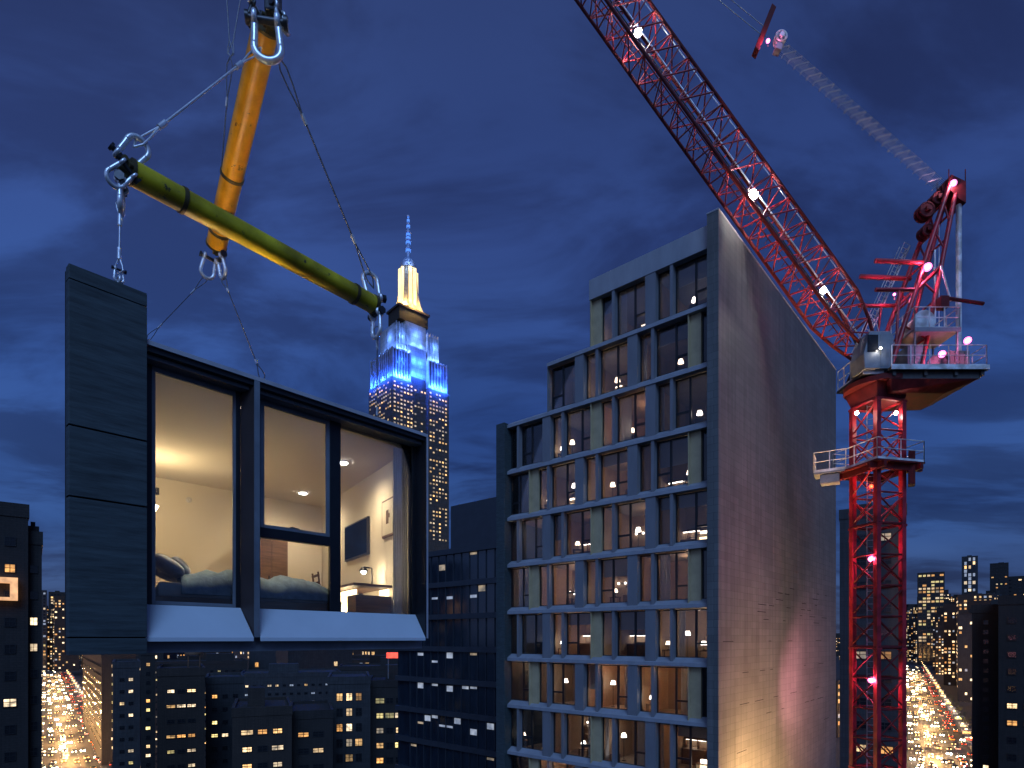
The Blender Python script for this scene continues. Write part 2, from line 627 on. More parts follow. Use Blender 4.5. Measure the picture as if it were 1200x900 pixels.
ST = {'west': (*street_axis(84, 54), 15.0), 'east': (*street_axis(1099, 1062), 14.0)}
for nm, (p, d, n, hw) in ST.items():
    a = p - d * 420
    b = p + d * 3200
    q = MB()
    q.add([a - n * (hw + 5) + UP * .004, a + n * (hw + 5) + UP * .004, b + n * (hw + 5) + UP * .004, b - n * (hw + 5) + UP * .004], [(0, 1, 2, 3)])
    struct('road', q, 'asphalt')
    k = MB()
    for s in (-1, 1):
        k.obox(a + n * (s * hw) + UP * .004 - n * (0 if s > 0 else 4.5), n * 4.5, b - a, UP * .13)
    struct('pavement', k, 'pave')
    ln = MB()
    for t in range(0, 1400, 9):
        for off in (-hw * .6, -hw * .2, hw * .2, hw * .6):
            c = p - d * 60 + d * t + n * off + UP * .008
            ln.add([c - n * .08, c + n * .08, c + n * .08 + d * 3, c - n * .08 + d * 3], [(0, 1, 2, 3)])
    struct('road_markings', ln, 'sill')

# ================================================================== THE HANGING ROOM MODULE
MF = RR.copy()                                           # along its window front
MD = Vector((-.5446, .8387, 0))                          # into the room
M0 = Vector((-3.669, 6.0, 0))


def mp_(t, d, z):
    return M0 + MF * t + MD * d + UP * z


mod = thing('room_module', 'prefabricated hotel room with two lit windows and a tall dark slate panel, hanging from slings', 'building module', M0)


def mbox(mb, t0, t1, d0, d1, z0, z1, mi=0):
    return mb.hexa([mp_(t0, d0, z0), mp_(t1, d0, z0), mp_(t1, d1, z0), mp_(t0, d1, z0),
                    mp_(t0, d0, z1), mp_(t1, d0, z1), mp_(t1, d1, z1), mp_(t0, d1, z1)], mi)


ZC = 2.83
# slate panel in courses with real open joints
pn = MB()
NF = Vector((MF.y, -MF.x, 0))                            # straight out of the front


def pbox(mb, t0, t1, o0, o1, z0, z1, mi=0):
    a = M0 + MF * t0 + NF * o0
    return mb.obox(a + UP * z0, MF * (t1 - t0), NF * (o1 - o0), UP * (z1 - z0), mi)


for z0, z1 in ((-.155, .0), (.012, 1.30), (1.315, 1.955), (1.97, 3.30), (3.308, 3.44)):
    pbox(pn, -.655, -.012, -.05, .05, z0, z1)
pbox(pn, -.648, -.02, -.12, -.051, -.15, 3.43, 1)
pn.build('facade_panel', ['slate', 'joint'], mod, bevel=.004)
lg = MB()
lg.tube(mp_(-.237, 0, 3.36) - NF * .02, mp_(-.237, 0, 3.47) - NF * .02, .02, 8)
lg.ring(mp_(-.237, 0, 3.50) - NF * .02, MF, .035, .012)
lg.build('lifting_lug', 'steel', mod)
# shell
mbox(MB(), -.02, 3.66, .12, 5.3, -.15, .06).build('floor', 'greysteel', mod)
mbox(MB(), .02, 3.58, .36, 5.13, .062, .1).build('floor_finish', 'oak', mod)
mbox(MB(), -.0, 3.66, .1, 5.3, 2.86, 2.975).build('roof', 'greysteel', mod)
mbox(MB(), .0, 3.6, .33, 5.14, ZC, 2.858).build('ceiling', 'ceilpaint', mod)
mbox(MB(), -.04, .03, .3, 5.2, .06, 2.857).build('interior_wall', 'wallpaint', mod)
mbox(MB(), 3.53, 3.62, .36, 5.2, .06, 2.857).build('interior_wall', 'wallpaint', mod)
mbox(MB(), .03, 3.53, 5.08, 5.2, .06, 2.857).build('interior_wall', 'wallpaint', mod)
oc = MB()
mbox(oc, -.12, -.042, .1, 5.3, -.148, 2.97)
mbox(oc, 3.622, 3.68, .30, 5.3, -.148, 2.97)
mbox(oc, -.12, 3.68, 5.202, 5.3, -.146, 2.968)
oc.build('outer_cladding', 'slate', mod)
# front surround, tapered fins and jambs, splayed sills
su = MB()
mbox(su, -.0, 3.70, -.01, .26, 2.955, 3.0)
mbox(su, 3.675, 3.705, -.012, .0, .0, 2.954)
su.build('surround', 'alu', mod)
hd = MB()
mbox(hd, -.0, 3.67, .02, .27, 2.90, 2.954)
hd.build('head_lining', 'frame', mod)
fin = MB()
fin.hexa([mp_(.985, .25, .36), mp_(1.165, .25, .36), mp_(1.165, .02, .012), mp_(1.10, .02, .012),
          mp_(.985, .25, 2.9), mp_(1.165, .25, 2.9), mp_(1.165, .02, 2.953), mp_(1.10, .02, 2.953)])
fin.build('fin', 'brownjamb', mod)
fe = MB()
mbox(fe, 1.10, 1.165, -.008, .018, .012, 2.953)
fe.build('fin_edge', 'greysteel', mod)
jb = MB()
jb.hexa([mp_(3.60, .25, .36), mp_(3.66, .25, .36), mp_(3.672, .01, .012), mp_(3.66, .01, .012),
         mp_(3.60, .25, 2.9), mp_(3.66, .25, 2.9), mp_(3.672, .01, 2.953), mp_(3.66, .01, 2.953)])
jb.build('jamb', 'frame', mod)
for (a0, a1, b0, b1) in ((-.01, 1.095, -.01, .985), (1.171, 3.656, 1.167, 3.60)):
    s = MB()
    s.hexa([mp_(a0, -.01, -.035), mp_(a1, -.01, -.035), mp_(b1, .25, .30), mp_(b0, .25, .30),
            mp_(a0, -.01, .01), mp_(a1, -.01, .01), mp_(b1, .25, .355), mp_(b0, .25, .355)])
    s.build('sill', 'sill', mod, bevel=.004)


def mod_window(t0, t1, z0, z1, bars, handle=None):
    """frame > pane, sash"""
    f = MB()
    w = .055
    mbox(f, t0, t0 + w, .25, .33, z0, z1)
    mbox(f, t1 - w, t1, .25, .33, z0, z1)
    mbox(f, t0 + w, t1 - w, .25, .33, z0, z0 + w)
    mbox(f, t0 + w, t1 - w, .25, .33, z1 - w, z1)
    for (a, b, c, d_) in bars:
        mbox(f, a, b, .247, .333, c, d_)
    fr = f.build('window', 'frame', mod, bevel=.004)
    g = MB()
    mbox(g, t0 + w * .6, t1 - w * .6, .288, .291, z0 + w * .6, z1 - w * .6)
    g.build('pane', 'glass', fr)
    return fr


w1 = mod_window(-.0, .985, .30, 2.92, [])
sa = MB()
for (a, b, c, d_) in ((.056, .09, .357, 2.863), (.895, .93, .357, 2.863), (.091, .894, .357, .395), (.091, .894, 2.80, 2.863)):
    mbox(sa, a, b, .262, .284, c, d_)
sa.build('sash', 'greysteel', w1)
w2 = mod_window(1.166, 3.60, .30, 2.92, [(2.16, 2.32, .356, 2.864), (1.222, 2.159, 1.21, 1.33)])
sa = MB()
for (a, b, c, d_) in ((1.222, 1.272, 1.331, 2.863), (2.10, 2.159, 1.331, 2.863), (1.273, 2.099, 1.331, 1.37), (1.273, 2.099, 2.80, 2.863)):
    mbox(sa, a, b, .262, .284, c, d_)
sa.build('sash', 'greysteel', w2)
hn = MB()
hn.tube(mp_(1.66, .335, 1.345), mp_(1.66, .37, 1.37), .014)
hn.path([mp_(1.60, .37, 1.37), mp_(1.66, .375, 1.40), mp_(1.75, .375, 1.39), mp_(1.78, .37, 1.36)], .014)
hn.build('handle', 'black', w2)

# --- what stands in the room
bed = thing('bed', 'low wooden bed with a rumpled blue duvet, inside the hanging room', 'bed', mp_(1.2, 1.0, .1))
b = MB()
mbox(b, .09, 2.26, .42, 1.95, .22, .46)
for t in (.14, 2.2):
    for d_ in (.48, 1.9):
        mbox(b, t - .03, t + .03, d_ - .03, d_ + .03, .1, .22)
b.build('bed_frame', 'wood', bed)
b = MB()
mbox(b, .12, 2.2, .45, 1.92, .46, .62)
b.build('mattress', 'sheet', bed, bevel=.03)
dv = MB()
rnd = random.Random(5)
nu, nv = 30, 20
gv = []
for i in range(nu + 1):
    for j in range(nv + 1):
        t = .36 + 1.92 * i / nu
        d_ = .38 + 1.6 * j / nv
        e = min(i, nu - i) / 3.0 if i > nu / 2 else 9
        e2 = min(j, nv - j) / 2.5
        z = .76 + .035 * math.sin(t * 7 + d_ * 3) + .025 * math.sin(d_ * 11 - t * 4) + .02 * math.sin(t * 17 + d_ * 9) + rnd.uniform(-.008, .008)
        k_ = min(e, e2, 1)
        z = .50 + (z - .50) * math.sin(k_ * math.pi / 2) ** .6
        gv.append(mp_(t, d_, z))
dv.add(gv, [(i * (nv + 1) + j, (i + 1) * (nv + 1) + j, (i + 1) * (nv + 1) + j + 1, i * (nv + 1) + j + 1) for i in range(nu) for j in range(nv)], 0, True)
o = dv.build('duvet', 'duvet', bed)
sd = o.modifiers.new('thick', 'SOLIDIFY')
sd.thickness = .03
for k_, (t, d_, z, sx, tl) in enumerate(((.24, .72, .82, .19, 30), (.24, 1.45, .82, .19, 24), (.38, 1.0, .84, .14, 45))):
    pw = MB()
    pw.ball((0, 0, 0), 1, nu=20, nv=12)
    for v in pw.v:
        x, y, z_ = v
        q = max(abs(x), abs(y), 1e-5)
        l_ = math.hypot(x, y)
        s_ = (l_ / q) ** .6 if l_ > 1e-4 else 1
        x, y = x * s_, y * s_
        c_, s2 = math.cos(R(tl)), math.sin(R(tl))
        x2, z2 = x * sx, z_ * .085
        xx = x2 * c_ + z2 * s2
        zz_ = -x2 * s2 + z2 * c_
        v[:] = mp_(t + xx, d_ + y * .33, z + zz_)
    pl_ = pw.build('pillow', 'pillow', None, loc=mp_(t, d_, z))
    tag(pl_, ['grey pillow propped at the bed head beside the window glass', 'grey pillow at the bed head away from the window', 'small cushion leaning between the two grey pillows'][k_], 'pillow')

desk = thing('desk', 'desk with a brightly lit top and dark drawer front, along the wall under the screen', 'desk', mp_(3.1, 1.6, .1))
b = MB()
mbox(b, 2.80, 3.52, 1.0, 2.5, .80, .84)
b.build('desktop', 'wood', desk, bevel=.005)
b = MB()
mbox(b, 2.84, 3.50, .98, 1.42, .1, .66)
b.build('drawer', 'wood', desk, bevel=.006)
for t in (2.86, 3.46):
    b = MB()
    mbox(b, t, t + .04, 2.42, 2.46, .1, .8)
    b.build('leg', 'black', desk)
b = MB()
mbox(b, 3.0, 3.03, 1.44, 2.36, .14, .78)
b.build('glow_panel', 'glowdesk', desk)  # panel given emission to stand in for the lit surface under the desk
b = MB()
mbox(b, 3.44, 3.47, 1.02, 1.40, .67, .78)
b.build('niche_glow', 'glowdesk', desk)  # emission stands in for the lit back of the niche
b = MB()
mbox(b, 3.05, 3.3, 1.7, 2.2, .842, .90)
b.build('paper_tray', 'sheet', desk)
lmp = thing('desk_lamp', 'small desk lamp with a bent arm and bright head, standing on the lit desk', 'lamp', mp_(3.3, 1.45, .84))
b = MB()
b.tube(mp_(3.32, 1.45, .84), mp_(3.32, 1.45, .86), .07, 14)
b.path([mp_(3.32, 1.45, .86), mp_(3.32, 1.45, 1.14), mp_(3.2, 1.55, 1.16)], .012, 8)
b.build('stand', 'black', lmp)
b = MB()
b.tube(mp_(3.2, 1.55, 1.16), mp_(3.2, 1.55, 1.09), .03, 14, .08)
b.build('lamp_shade', 'black', lmp)
b = MB()
b.ball(mp_(3.2, 1.55, 1.085), .045)
b.build('bulb', 'bulbw', lmp)
point('lamp_light', mp_(3.2, 1.55, 1.0), 16, (1, .78, .5), .04)
point('lamp_light', mp_(2.9, 1.9, .5), 14, (1, .75, .42), .05)
tv = thing('television', 'flat black television hung on the side wall above the desk', 'television', mp_(3.51, 2.7, 1.45))
b = MB()
mbox(b, 3.475, 3.529, 2.05, 3.33, 1.46, 2.12)
b.build('casing', 'black', tv, bevel=.006)
b = MB()
mbox(b, 3.471, 3.4745, 2.08, 3.30, 1.49, 2.09)
b.build('screen', 'screen', tv)
pf = thing('picture_frame', 'small framed drawing hung near the curtain on the side wall', 'picture', mp_(3.52, 1.1, 1.65))
b = MB()
mbox(b, 3.495, 3.529, .88, 1.40, 1.64, 2.24)
b.build('frame', 'wood', pf)
b = MB()
mbox(b, 3.490, 3.4945, .91, 1.37, 1.67, 2.21, 0)
mbox(b, 3.487, 3.4895, 1.09, 1.20, 1.84, 2.06, 1)
mbox(b, 3.487, 3.4893, 1.04, 1.089, 1.93, 2.0, 1)
b.build('print', ['paper', 'ink'], pf)
cu = MB()
pts = []
for i in range(25):
    pts.append((3.27 + .25 * i / 24, .42 + .03 * math.sin(i * 1.55)))
cu.add([mp_(t, d_, z) for z in (.12, ZC - .01) for t, d_ in pts], [(i, i + 1, 26 + i, 25 + i) for i in range(24)], 0, True)
o = cu.build('curtain', 'sheer', None, loc=mp_(3.41, .6, .1))
tag(o, 'grey blue curtain drawn aside at the edge of the wide window', 'curtain')
wr = thing('wardrobe', 'tall dark wooden wardrobe with plank doors against the back wall of the room', 'wardrobe', mp_(2.2, 4.9, .1))
b = MB()
mbox(b, 1.95, 2.62, 4.55, 5.07, .1, 2.02)
b.build('carcass', 'wood', wr)
for (a, c) in ((1.97, 2.28), (2.29, 2.6)):
    b = MB()
    mbox(b, a, c, 4.525, 4.549, .14, 1.98)
    d_ = b.build('door', 'wood', wr, bevel=.004)
    b = MB()
    hx = c - .05 if a < 2.1 else a + .05
    b.tube(mp_(hx, 4.51, .95), mp_(hx, 4.51, 1.2), .012, 8)
    b.build('handle', 'black', d_)
ch = thing('chair', 'wooden chair with a slatted back between the bed foot and the desk', 'chair', mp_(2.55, 1.55, .1))
b = MB()
mbox(b, 2.38, 2.74, 1.4, 1.76, .52, .56)
b.build('seat', 'wood', ch, bevel=.006)
for (t, d_) in ((2.4, 1.42), (2.72, 1.42), (2.4, 1.74), (2.72, 1.74)):
    b = MB()
    b.tube(mp_(t, d_, .1), mp_(t, d_, .52), .016, 8)
    b.build('leg', 'wood', ch)
b = MB()
for d_ in (1.42, 1.74):
    b.tube(mp_(2.4, d_, .56), mp_(2.34, d_, 1.0), .014, 8)
for z in (.72, .84, .95):
    b.tube(mp_(2.385 - (z - .56) * .1, 1.42, z), mp_(2.385 - (z - .56) * .1, 1.74, z), .02, 8)
b.build('backrest', 'wood', ch)
vt = MB()
mbox(vt, .06, .34, 5.04, 5.079, 2.52, 2.64)
for i in range(5):
    mbox(vt, .07, .33, 5.03, 5.0395, 2.53 + i * .02, 2.542 + i * .02)
tag(vt.build('air_vent', 'black', None, loc=mp_(.2, 5.06, 2.5)), 'dark air vent grille high on the back wall above the bed', 'vent')
vt = MB()
mbox(vt, 1.72, 2.1, 5.04, 5.079, 2.42, 2.52)
for i in range(4):
    mbox(vt, 1.73, 2.09, 5.03, 5.0395, 2.43 + i * .02, 2.442 + i * .02)
tag(vt.build('air_vent', 'black', None, loc=mp_(1.9, 5.06, 2.4)), 'dark air vent grille above the wooden wardrobe', 'vent')
sm = MB()
sm.tube(mp_(.83, 5.05, 2.52), mp_(.83, 5.079, 2.52), .05, 14)
sm.ball(mp_(.83, 5.05, 2.52), .02)
tag(sm.build('smoke_detector', 'white', None, loc=mp_(.83, 5.06, 2.5)), 'small round detector on the bare back wall over the bed', 'detector')
for px, d_, lb in ((402, 9.57, 'bright recessed downlight in the room ceiling beside the window mullion'), (355, 11.58, 'recessed downlight in the room ceiling deeper in, above the wardrobe front')):
    c = P(px, 548, d_)
    c.z = ZC
    dl = thing('downlight', lb, 'ceiling light', c)
    q = MB()
    q.ring(c - UP * .008, UP, .075, .012, n=20)
    q.build('trim', 'white', dl)
    q = MB()
    q.tube(c - UP * .03, c - UP * .002, .07, 16)
    q.build('lens', 'lampwhite', dl)
    spot('downlight_beam', c - UP * .03, c - UP, 185, (1, .77, .48), 160, .8, .05)
# unseen floor lamp added in the corner to brighten the ceiling
fp = mp_(.13, 3.7, .1)
flm = thing('floor_lamp', 'floor lamp in the room corner by the bed head, shining at the ceiling', 'lamp', fp)
q = MB()
q.tube(fp, fp + UP * .03, .12, 16)
q.tube(fp + UP * .03, fp + UP * 1.8, .012, 8)
q.build('stand', 'black', flm)
q = MB()
q.tube(fp + UP * 1.78, fp + UP * 1.95, .05, 16, .14)
q.build('lamp_shade', 'bulb', flm)
point('lamp_light', fp + UP * 2.1 + MF * .1, 46, (1, .74, .40), .2)
wq = mp_(1.03, .62, ZC)  # hidden downlight added to brighten the bed
dl = thing('downlight', 'recessed downlight by the window head, over the bed foot', 'ceiling light', wq)
q = MB()
q.ring(wq - UP * .008, UP, .06, .012, n=20)
q.build('trim', 'white', dl)
q = MB()
q.tube(wq - UP * .012, wq - UP * .002, .045, 16)
q.build('lens', 'bulb', dl)
spot('downlight_beam', wq - UP * .03, mp_(.5, .9, .6), 95, (1, .80, .55), 140, .9, .05)
c = P(402, 548, 9.4)
c.z = ZC - .04
spot('downlight_beam', c, mp_(3.5, 1.5, 1.7), 34, (1, .76, .45), 75, .9, .05)  # extra beam added to wash the side wall, without a lamp of its own

# ================================================================== SPREADER BEAMS, SHACKLES AND SLINGS


def shackle(name, label, c, ax, drop, s=1.0, m_='steel', group=None):
    """bow shackle: U of bar, two eyes and a pin. ax = pin direction, drop = direction of the bow"""
    c, ax, drop = Vector(c), Vector(ax).normalized(), Vector(drop).normalized()
    ax = (ax - drop * ax.dot(drop)).normalized()
    r, t = .055 * s, .0155 * s
    th = thing(name, label, 'shackle', c, 0, group)
    b_ = MB()
    n_ = ax.cross(drop)
    b_.ring(c + drop * .12 * s, n_, r, t, -105, 105, up=drop, n=20, k=10)
    for sg in (-1, 1):
        e = c + ax * (r * .85 * sg)
        b_.tube(c + drop * .12 * s + ax * (r * .97 * sg) - drop * r * .26, e, t, 10)
        b_.ring(e, ax, t * 1.5, t * .8, n=14, k=8)
    b_.build('bow', m_, th)
    b_ = MB()
    b_.tube(c - ax * r * 1.3, c + ax * r * 1.35, t * .95, 10)
    b_.tube(c + ax * r * 1.3, c + ax * r * 1.6, t * 1.9, 6)
    b_.tube(c - ax * r * 1.55, c - ax * r * 1.3, t * 1.7, 6)
    b_.build('pin', 'steel' if m_ != 'steel' else 'darksteel', th)
    return th


def sling(label, a, c, r=.011, m_='rope', eye=.22, fer=True):
    """wire rope with an eye and a pressed ferrule at each end"""
    a, c = Vector(a), Vector(c)
    d_ = (c - a).normalized()
    n_ = d_.cross(Vector((0, 1, .1))).normalized()
    th = thing('wire_sling', label, 'sling', a)
    b_ = MB()
    p0, p1 = a + d_ * eye, c - d_ * eye
    b_.tube(p0, p1, r, 8)
    for q0, q1 in ((a, p0), (c, p1)):
        dd = (q1 - q0)
        for sg in (-1, 1):
            b_.path([q0, q0 + dd * .2 + n_ * .04 * sg, q0 + dd * .5 + n_ * .032 * sg, q1], r * .85, 6)
    b_.build('rope', m_, th)
    if fer:
        for q0, dd in ((p0, d_), (p1, -d_)):
            b_ = MB()
            b_.tube(q0 - dd * .02, q0 + dd * .09, r * 2.1, 10)
            b_.build('ferrule', 'steel', th)
    return th


def beam(name, label, a, c, r, m_, collars):
    a, c = Vector(a), Vector(c)
    d_ = (c - a).normalized()
    th = thing(name, label, 'spreader beam', (a + c) / 2)
    b_ = MB()
    b_.tube(a, c, r, 32)
    b_.build('tube', m_, th)
    for t in collars:
        q = a.lerp(c, t)
        b_ = MB()
        b_.tube(q - d_ * .02, q + d_ * .02, r * 1.10, 32)
        b_.tube(q - d_ * .05 + UP * r * 1.0, q + d_ * .05 + UP * r * 1.0, .02, 6)
        b_.build('flange', 'collar', th)
    for q, dd in ((a, -d_), (c, d_)):
        b_ = MB()
        n_ = dd.cross(UP).normalized()
        w_ = n_.cross(dd).normalized()
        b_.tube(q, q + dd * .03, r * 1.06, 24)
        o_ = q + dd * .03 - n_ * .018
        b_.prism([o_ - w_ * r * .95, o_ - w_ * r * .9 + dd * .07, o_ + w_ * r * .0 + dd * .12, o_ + w_ * r * .9 + dd * .07, o_ + w_ * r * .95], n_ * .036)
        for s_ in (-1, 1):
            b_.tube(q + dd * .08 + w_ * r * .7 * s_ - n_ * .05, q + dd * .08 + w_ * r * .7 * s_ + n_ * .05, .025, 10)
            b_.tube(q + n_ * r * .8 * s_ + dd * .0, q + n_ * r * .8 * s_ + dd * .06, .03, 6)
        b_.build('end_plate', 'collar', th)
    return d_


GA, GB = P(156, 203, 5.86), P(436, 356, 8.05)
beam('spreader_beam', 'yellow green tubular spreader beam with bolted flanges, hanging over the room', GA, GB, .118, 'yellow_green', (.16, .90))
OA, OB = P(311, 34, 6.95), P(254, 286, 9.1)
od = beam('spreader_beam', 'amber orange tubular spreader beam tilted down behind the green beam', OA, OB, .142, 'orange', (.62, .92))
# left end of the green beam
gl = P(146, 196, 5.84)
shackle('shackle', 'large bright shackle on top of the green beam end above the slate panel', P(147, 188, 5.84), (.5, .5, 0), (.28, .2, .6), 1.7)
shackle('shackle', 'shackle bolted through the green beam end plate above the slate panel', P(150, 198, 5.76), (.6, .6, .2), (-.5, -.3, -.75), 1.35)
shackle('shackle', 'shackle hanging under the green beam end above the slate panel', P(142, 216, 5.83), (.4, -.8, 0), (0, 0, -1), 1.6)
sling('short wire sling dropping straight from the green beam to the slate panel', P(141, 234, 5.82), mp_(-.237, 0, 3.56) - NF * .02, .009, 'brightrope', .16)
shackle('shackle', 'small shackle at the lifting lug on top of the slate panel', mp_(-.237, 0, 3.60) - NF * .02, MF, (0, 0, -1), .72)
# ring where the slings of the green beam meet
AP = P(313, 60, 6.85)
shackle('shackle', 'big galvanised shackle around the upper end of the orange beam', P(312, 24, 6.75), (.9, .2, 0), (0.05, 0, -1), 2.6)
sling('bright wire sling from the orange beam to the slate panel side of the green beam', P(306, 56, 6.82), P(157, 172, 5.86), .0125, 'brightrope', .42)
sling('dark wire sling from the orange beam to the far end of the green beam', P(326, 66, 6.82), P(438, 338, 8.05), .011, 'rope', .55)
shackle('shackle', 'shackle on top of the far end of the green beam beside the skyscraper', P(438, 348, 8.08), (.7, .5, 0), (-.2, 0, 1), 1.9)
shackle('shackle', 'shackle hanging under the far end of the green beam', P(441, 368, 8.10), (.6, -.6, 0), (0, 0, -1), 1.8)
sling('thin sling dropping from the far end of the green beam to the module roof', P(442, 382, 8.10), mp_(2.95, .35, 2.99), .008, 'rope', .2)
# lower end of the orange beam
shackle('shackle', 'bright shackle under the lower end of the orange beam, its bow to one side', P(246, 303, 9.15), (.5, .4, .2), (-.2, 0, -1), 1.7)
shackle('shackle', 'bright shackle under the lower end of the orange beam, facing the wide window', P(258, 303, 9.15), (.5, -.4, -.2), (.2, 0, -1), 1.7)
sling('faint thin sling from the orange beam towards the back corner of the roof', P(243, 324, 9.15), P(172, 398, 9.6), .006, 'rope', .3)
sling('thin dark sling from the orange beam down to the roof between the windows', P(261, 325, 9.15), P(309, 446, 7.6), .009, 'rope', .42)
# fittings at the upper end and the hoist ropes
shackle('shackle', 'shackle at the frame top beside the orange beam end, bow turned outward', P(326, 12, 6.85), (.2, .9, .2), (.3, 0, -.9), 1.5)
shackle('shackle', 'dark shackle stacked on the end plate of the orange beam', P(300, 10, 6.9), (.3, .8, .2), (-.25, 0, -.9), 1.3, 'darksteel')
sling('long dark sling rising from the lower end of the orange beam', P(252, 292, 9.2), P(270, 66, 8.4), .009, 'rope', .5)
sling('thin hoist rope rising steeply from the long dark sling', P(270, 66, 8.4), P(262, -60, 8.2), .008, 'rope', .2, False)
sling('thin hoist rope slanting up towards the orange beam top', P(270, 66, 8.4), P(292, -60, 8.3), .008, 'rope', .2, False)
hk = thing('lifting_hook_block', 'steel hook block above the upper end of the orange beam', 'hook block', P(316, -10, 6.85))
q = MB()
q.obox(P(316, 8, 6.75) - Vector((.07, 0, .02)), (.14, 0, 0), (0, .2, 0), (0, 0, .5))
q.build('block', 'darksteel', hk, bevel=.02)
q = MB()
q.tube(P(316, -42, 6.8), P(316, -400, 6.8), .02, 8)
q.build('rope', 'rope', hk)
# unseen lamp added on the module roof to light the spreader beams
wl = thing('added_rig_light', 'small work light clamped to the roof behind the slate panel', 'work light', mp_(.35, 1.1, 2.98))
q = MB()
q.obox(mp_(.3, 1.1, 2.98), MF * .22, MD * .14, UP * .12)
q.build('housing', 'black', wl, bevel=.01)
q = MB()
q.obox(mp_(.32, 1.12, 3.102), MF * .18, MD * .1, UP * .006)
q.build('lens', 'bulb', wl)
spot('rigging_light', mp_(.5, 1.25, 3.2), P(285, 170, 7.5), 200, (1, .74, .42), 95, .6, .1)

# ================================================================== THE MODULAR TOWER
BW = R(-41.0)                                            # turn of its front
BX, BY = -RL, RR
B0 = Vector((9.976, 30.158, 0))
tw = thing('modular_tower', 'stepped tower with a grid of lit windows and a long slate end wall', 'building', (B0.x, B0.y, GZ), math.atan2(BX.y, BX.x))


def tb(mb):
    """local tower coordinates -> relative to its root on the ground"""
    for v in mb.v:
        v.z -= GZ
    return mb


H = 3.04
NR = 10


def zk(k):
    return 1.73 + H * (6 - k)                            # ledge under storey k (1 = top)


XL = {1: -7.17, 2: -10.32}


def left_of(k):
    return XL.get(k, -13.58)


e = MB()
e.box(0, .6, -.35, 23.15, GZ, 21.2)
tb(e).build('end_wall', 'endwall', tw, local=True, bevel=.02)
e = MB()
e.box(-.02, .62, -.37, 23.17, 21.2, 21.26)
tb(e).build('wall_coping', 'alu', tw, local=True)
# rows of short open slots in the end wall
e = MB()
rs = random.Random(3)
for z in [3.6 - i * .42 for i in range(26)]:
    if rs.random() < .35:
        continue
    y = .2
    while y < 20:
        ln_ = rs.choice((.5, .9, 1.4))
        if rs.random() < .42:
            e.box(.6, .603, y, y + ln_, z, z + .035)
        y += ln_ + rs.choice((.5, .9, 1.8))
tb(e).build('weep_joint', 'joint', tw, local=True)
e = MB()
e.box(-14.32, -13.6, -.33, 6, GZ, 14.05)
tb(e).build('corner_pier', 'slate', tw, local=True, bevel=.02)
e = MB()
e.box(-14.32, -13.6, 6.001, 22, GZ, 13.4)
tb(e).build('side_wall', 'slate', tw, local=True)
# the mass behind the rooms
e = MB()
e.box(-7.2, -.002, 4.4, 22.5, GZ, 20.6)
e.box(-10.3, -7.201, 4.4, 22.5, GZ, zk(1) + .05)
e.box(-13.59, -10.301, 4.4, 22.5, GZ, zk(2) + .05)
tb(e).build('core', 'core', tw, local=True)
e = MB()
e.box(-13.59, -.002, .3, 4.39, GZ, zk(NR) - .4)
tb(e).build('base', 'facade', tw, local=True)
# parapet
e = MB()
e.box(-7.24, -.003, -.03, 4.6, zk(1) + 2.80, 20.9)
tb(e).build('parapet', 'ledge', tw, local=True, bevel=.015)
pat = {}
for k in range(1, NR + 1):
    xl = left_of(k)
    # sloped ledge
    x0 = left_of(k + 1) if k < 3 else xl
    e = MB()
    prof = [(-.06, -.16), (-.06, .04), (.36, .30), (.36, -.16)]
    e.prism([(x0, y, zk(k) + z) for y, z in prof], (-.004 - x0, 0, 0))
    tb(e).build('ledge', 'ledge', tw, local=True)
    e = MB()
    e.box(x0 + .01, -.006, .365, 4.38, zk(k) - .14, zk(k) + .08)
    tb(e).build('floor_slab', 'roomceil', tw, local=True)
    e = MB()
    e.box(xl + .02, -.01, 4.2, 4.38, zk(k) + .085, zk(k) + H - .145)
    tb(e).build('room_wall', 'roomwall', tw, local=True)
    if k in (1, 2):
        e = MB()
        e.box(xl - .06, xl - .002, .05, 4.39, zk(k) + .09, zk(k) + 2.88)
        tb(e).build('step_wall', 'facade', tw, local=True)
    # bays: (kind, t0, t1)
    bays = []
    if k % 2:
        t = .06
        seq = [('wide', 1.94), ('fin', .17), ('narrow', .83), ('panel', .61)]
        i = 0
    else:
        bays.append(('narrow', .03, .54))
        t = .55
        seq = [('panel', .61), ('wide', 1.94), ('fin', .17), ('narrow', .83)]
        i = 0
    while t < -xl - .15:
        kd, w_ = seq[i % 4]
        t1 = min(t + w_, -xl)
        bays.append((kd, t, t1))
        t = t1
        i += 1
    pat[k] = bays

_wm = {}


def tower_window(kind, w_, flip):
    key = (kind, round(w_, 2), flip)
    if key in _wm:
        return _wm[key]
    h_ = 2.56
    f, g = MB(), MB()
    s_ = .06
    f.box(0, s_, 0, .09, 0, h_)
    f.box(w_ - s_, w_, 0, .09, 0, h_)
    f.box(s_, w_ - s_, 0, .09, 0, s_)
    f.box(s_, w_ - s_, 0, .09, h_ - s_, h_)
    if kind == 'wide' and w_ > 1:
        xm = w_ * (.42 if flip else .58)
        f.box(xm - .05, xm + .05, -.004, .094, s_, h_ - s_)
        a, c = (s_, xm - .05) if flip else (xm + .05, w_ - s_)
        f.box(a, c, -.003, .093, .72, .82)
    g.box(s_ * .5, w_ - s_ * .5, .04, .046, s_ * .5, h_ - s_ * .5)
    _wm[key] = (f.mesh('tower_window', 'bframe'), g.mesh('pane', 'bglass'))
    return _wm[key]


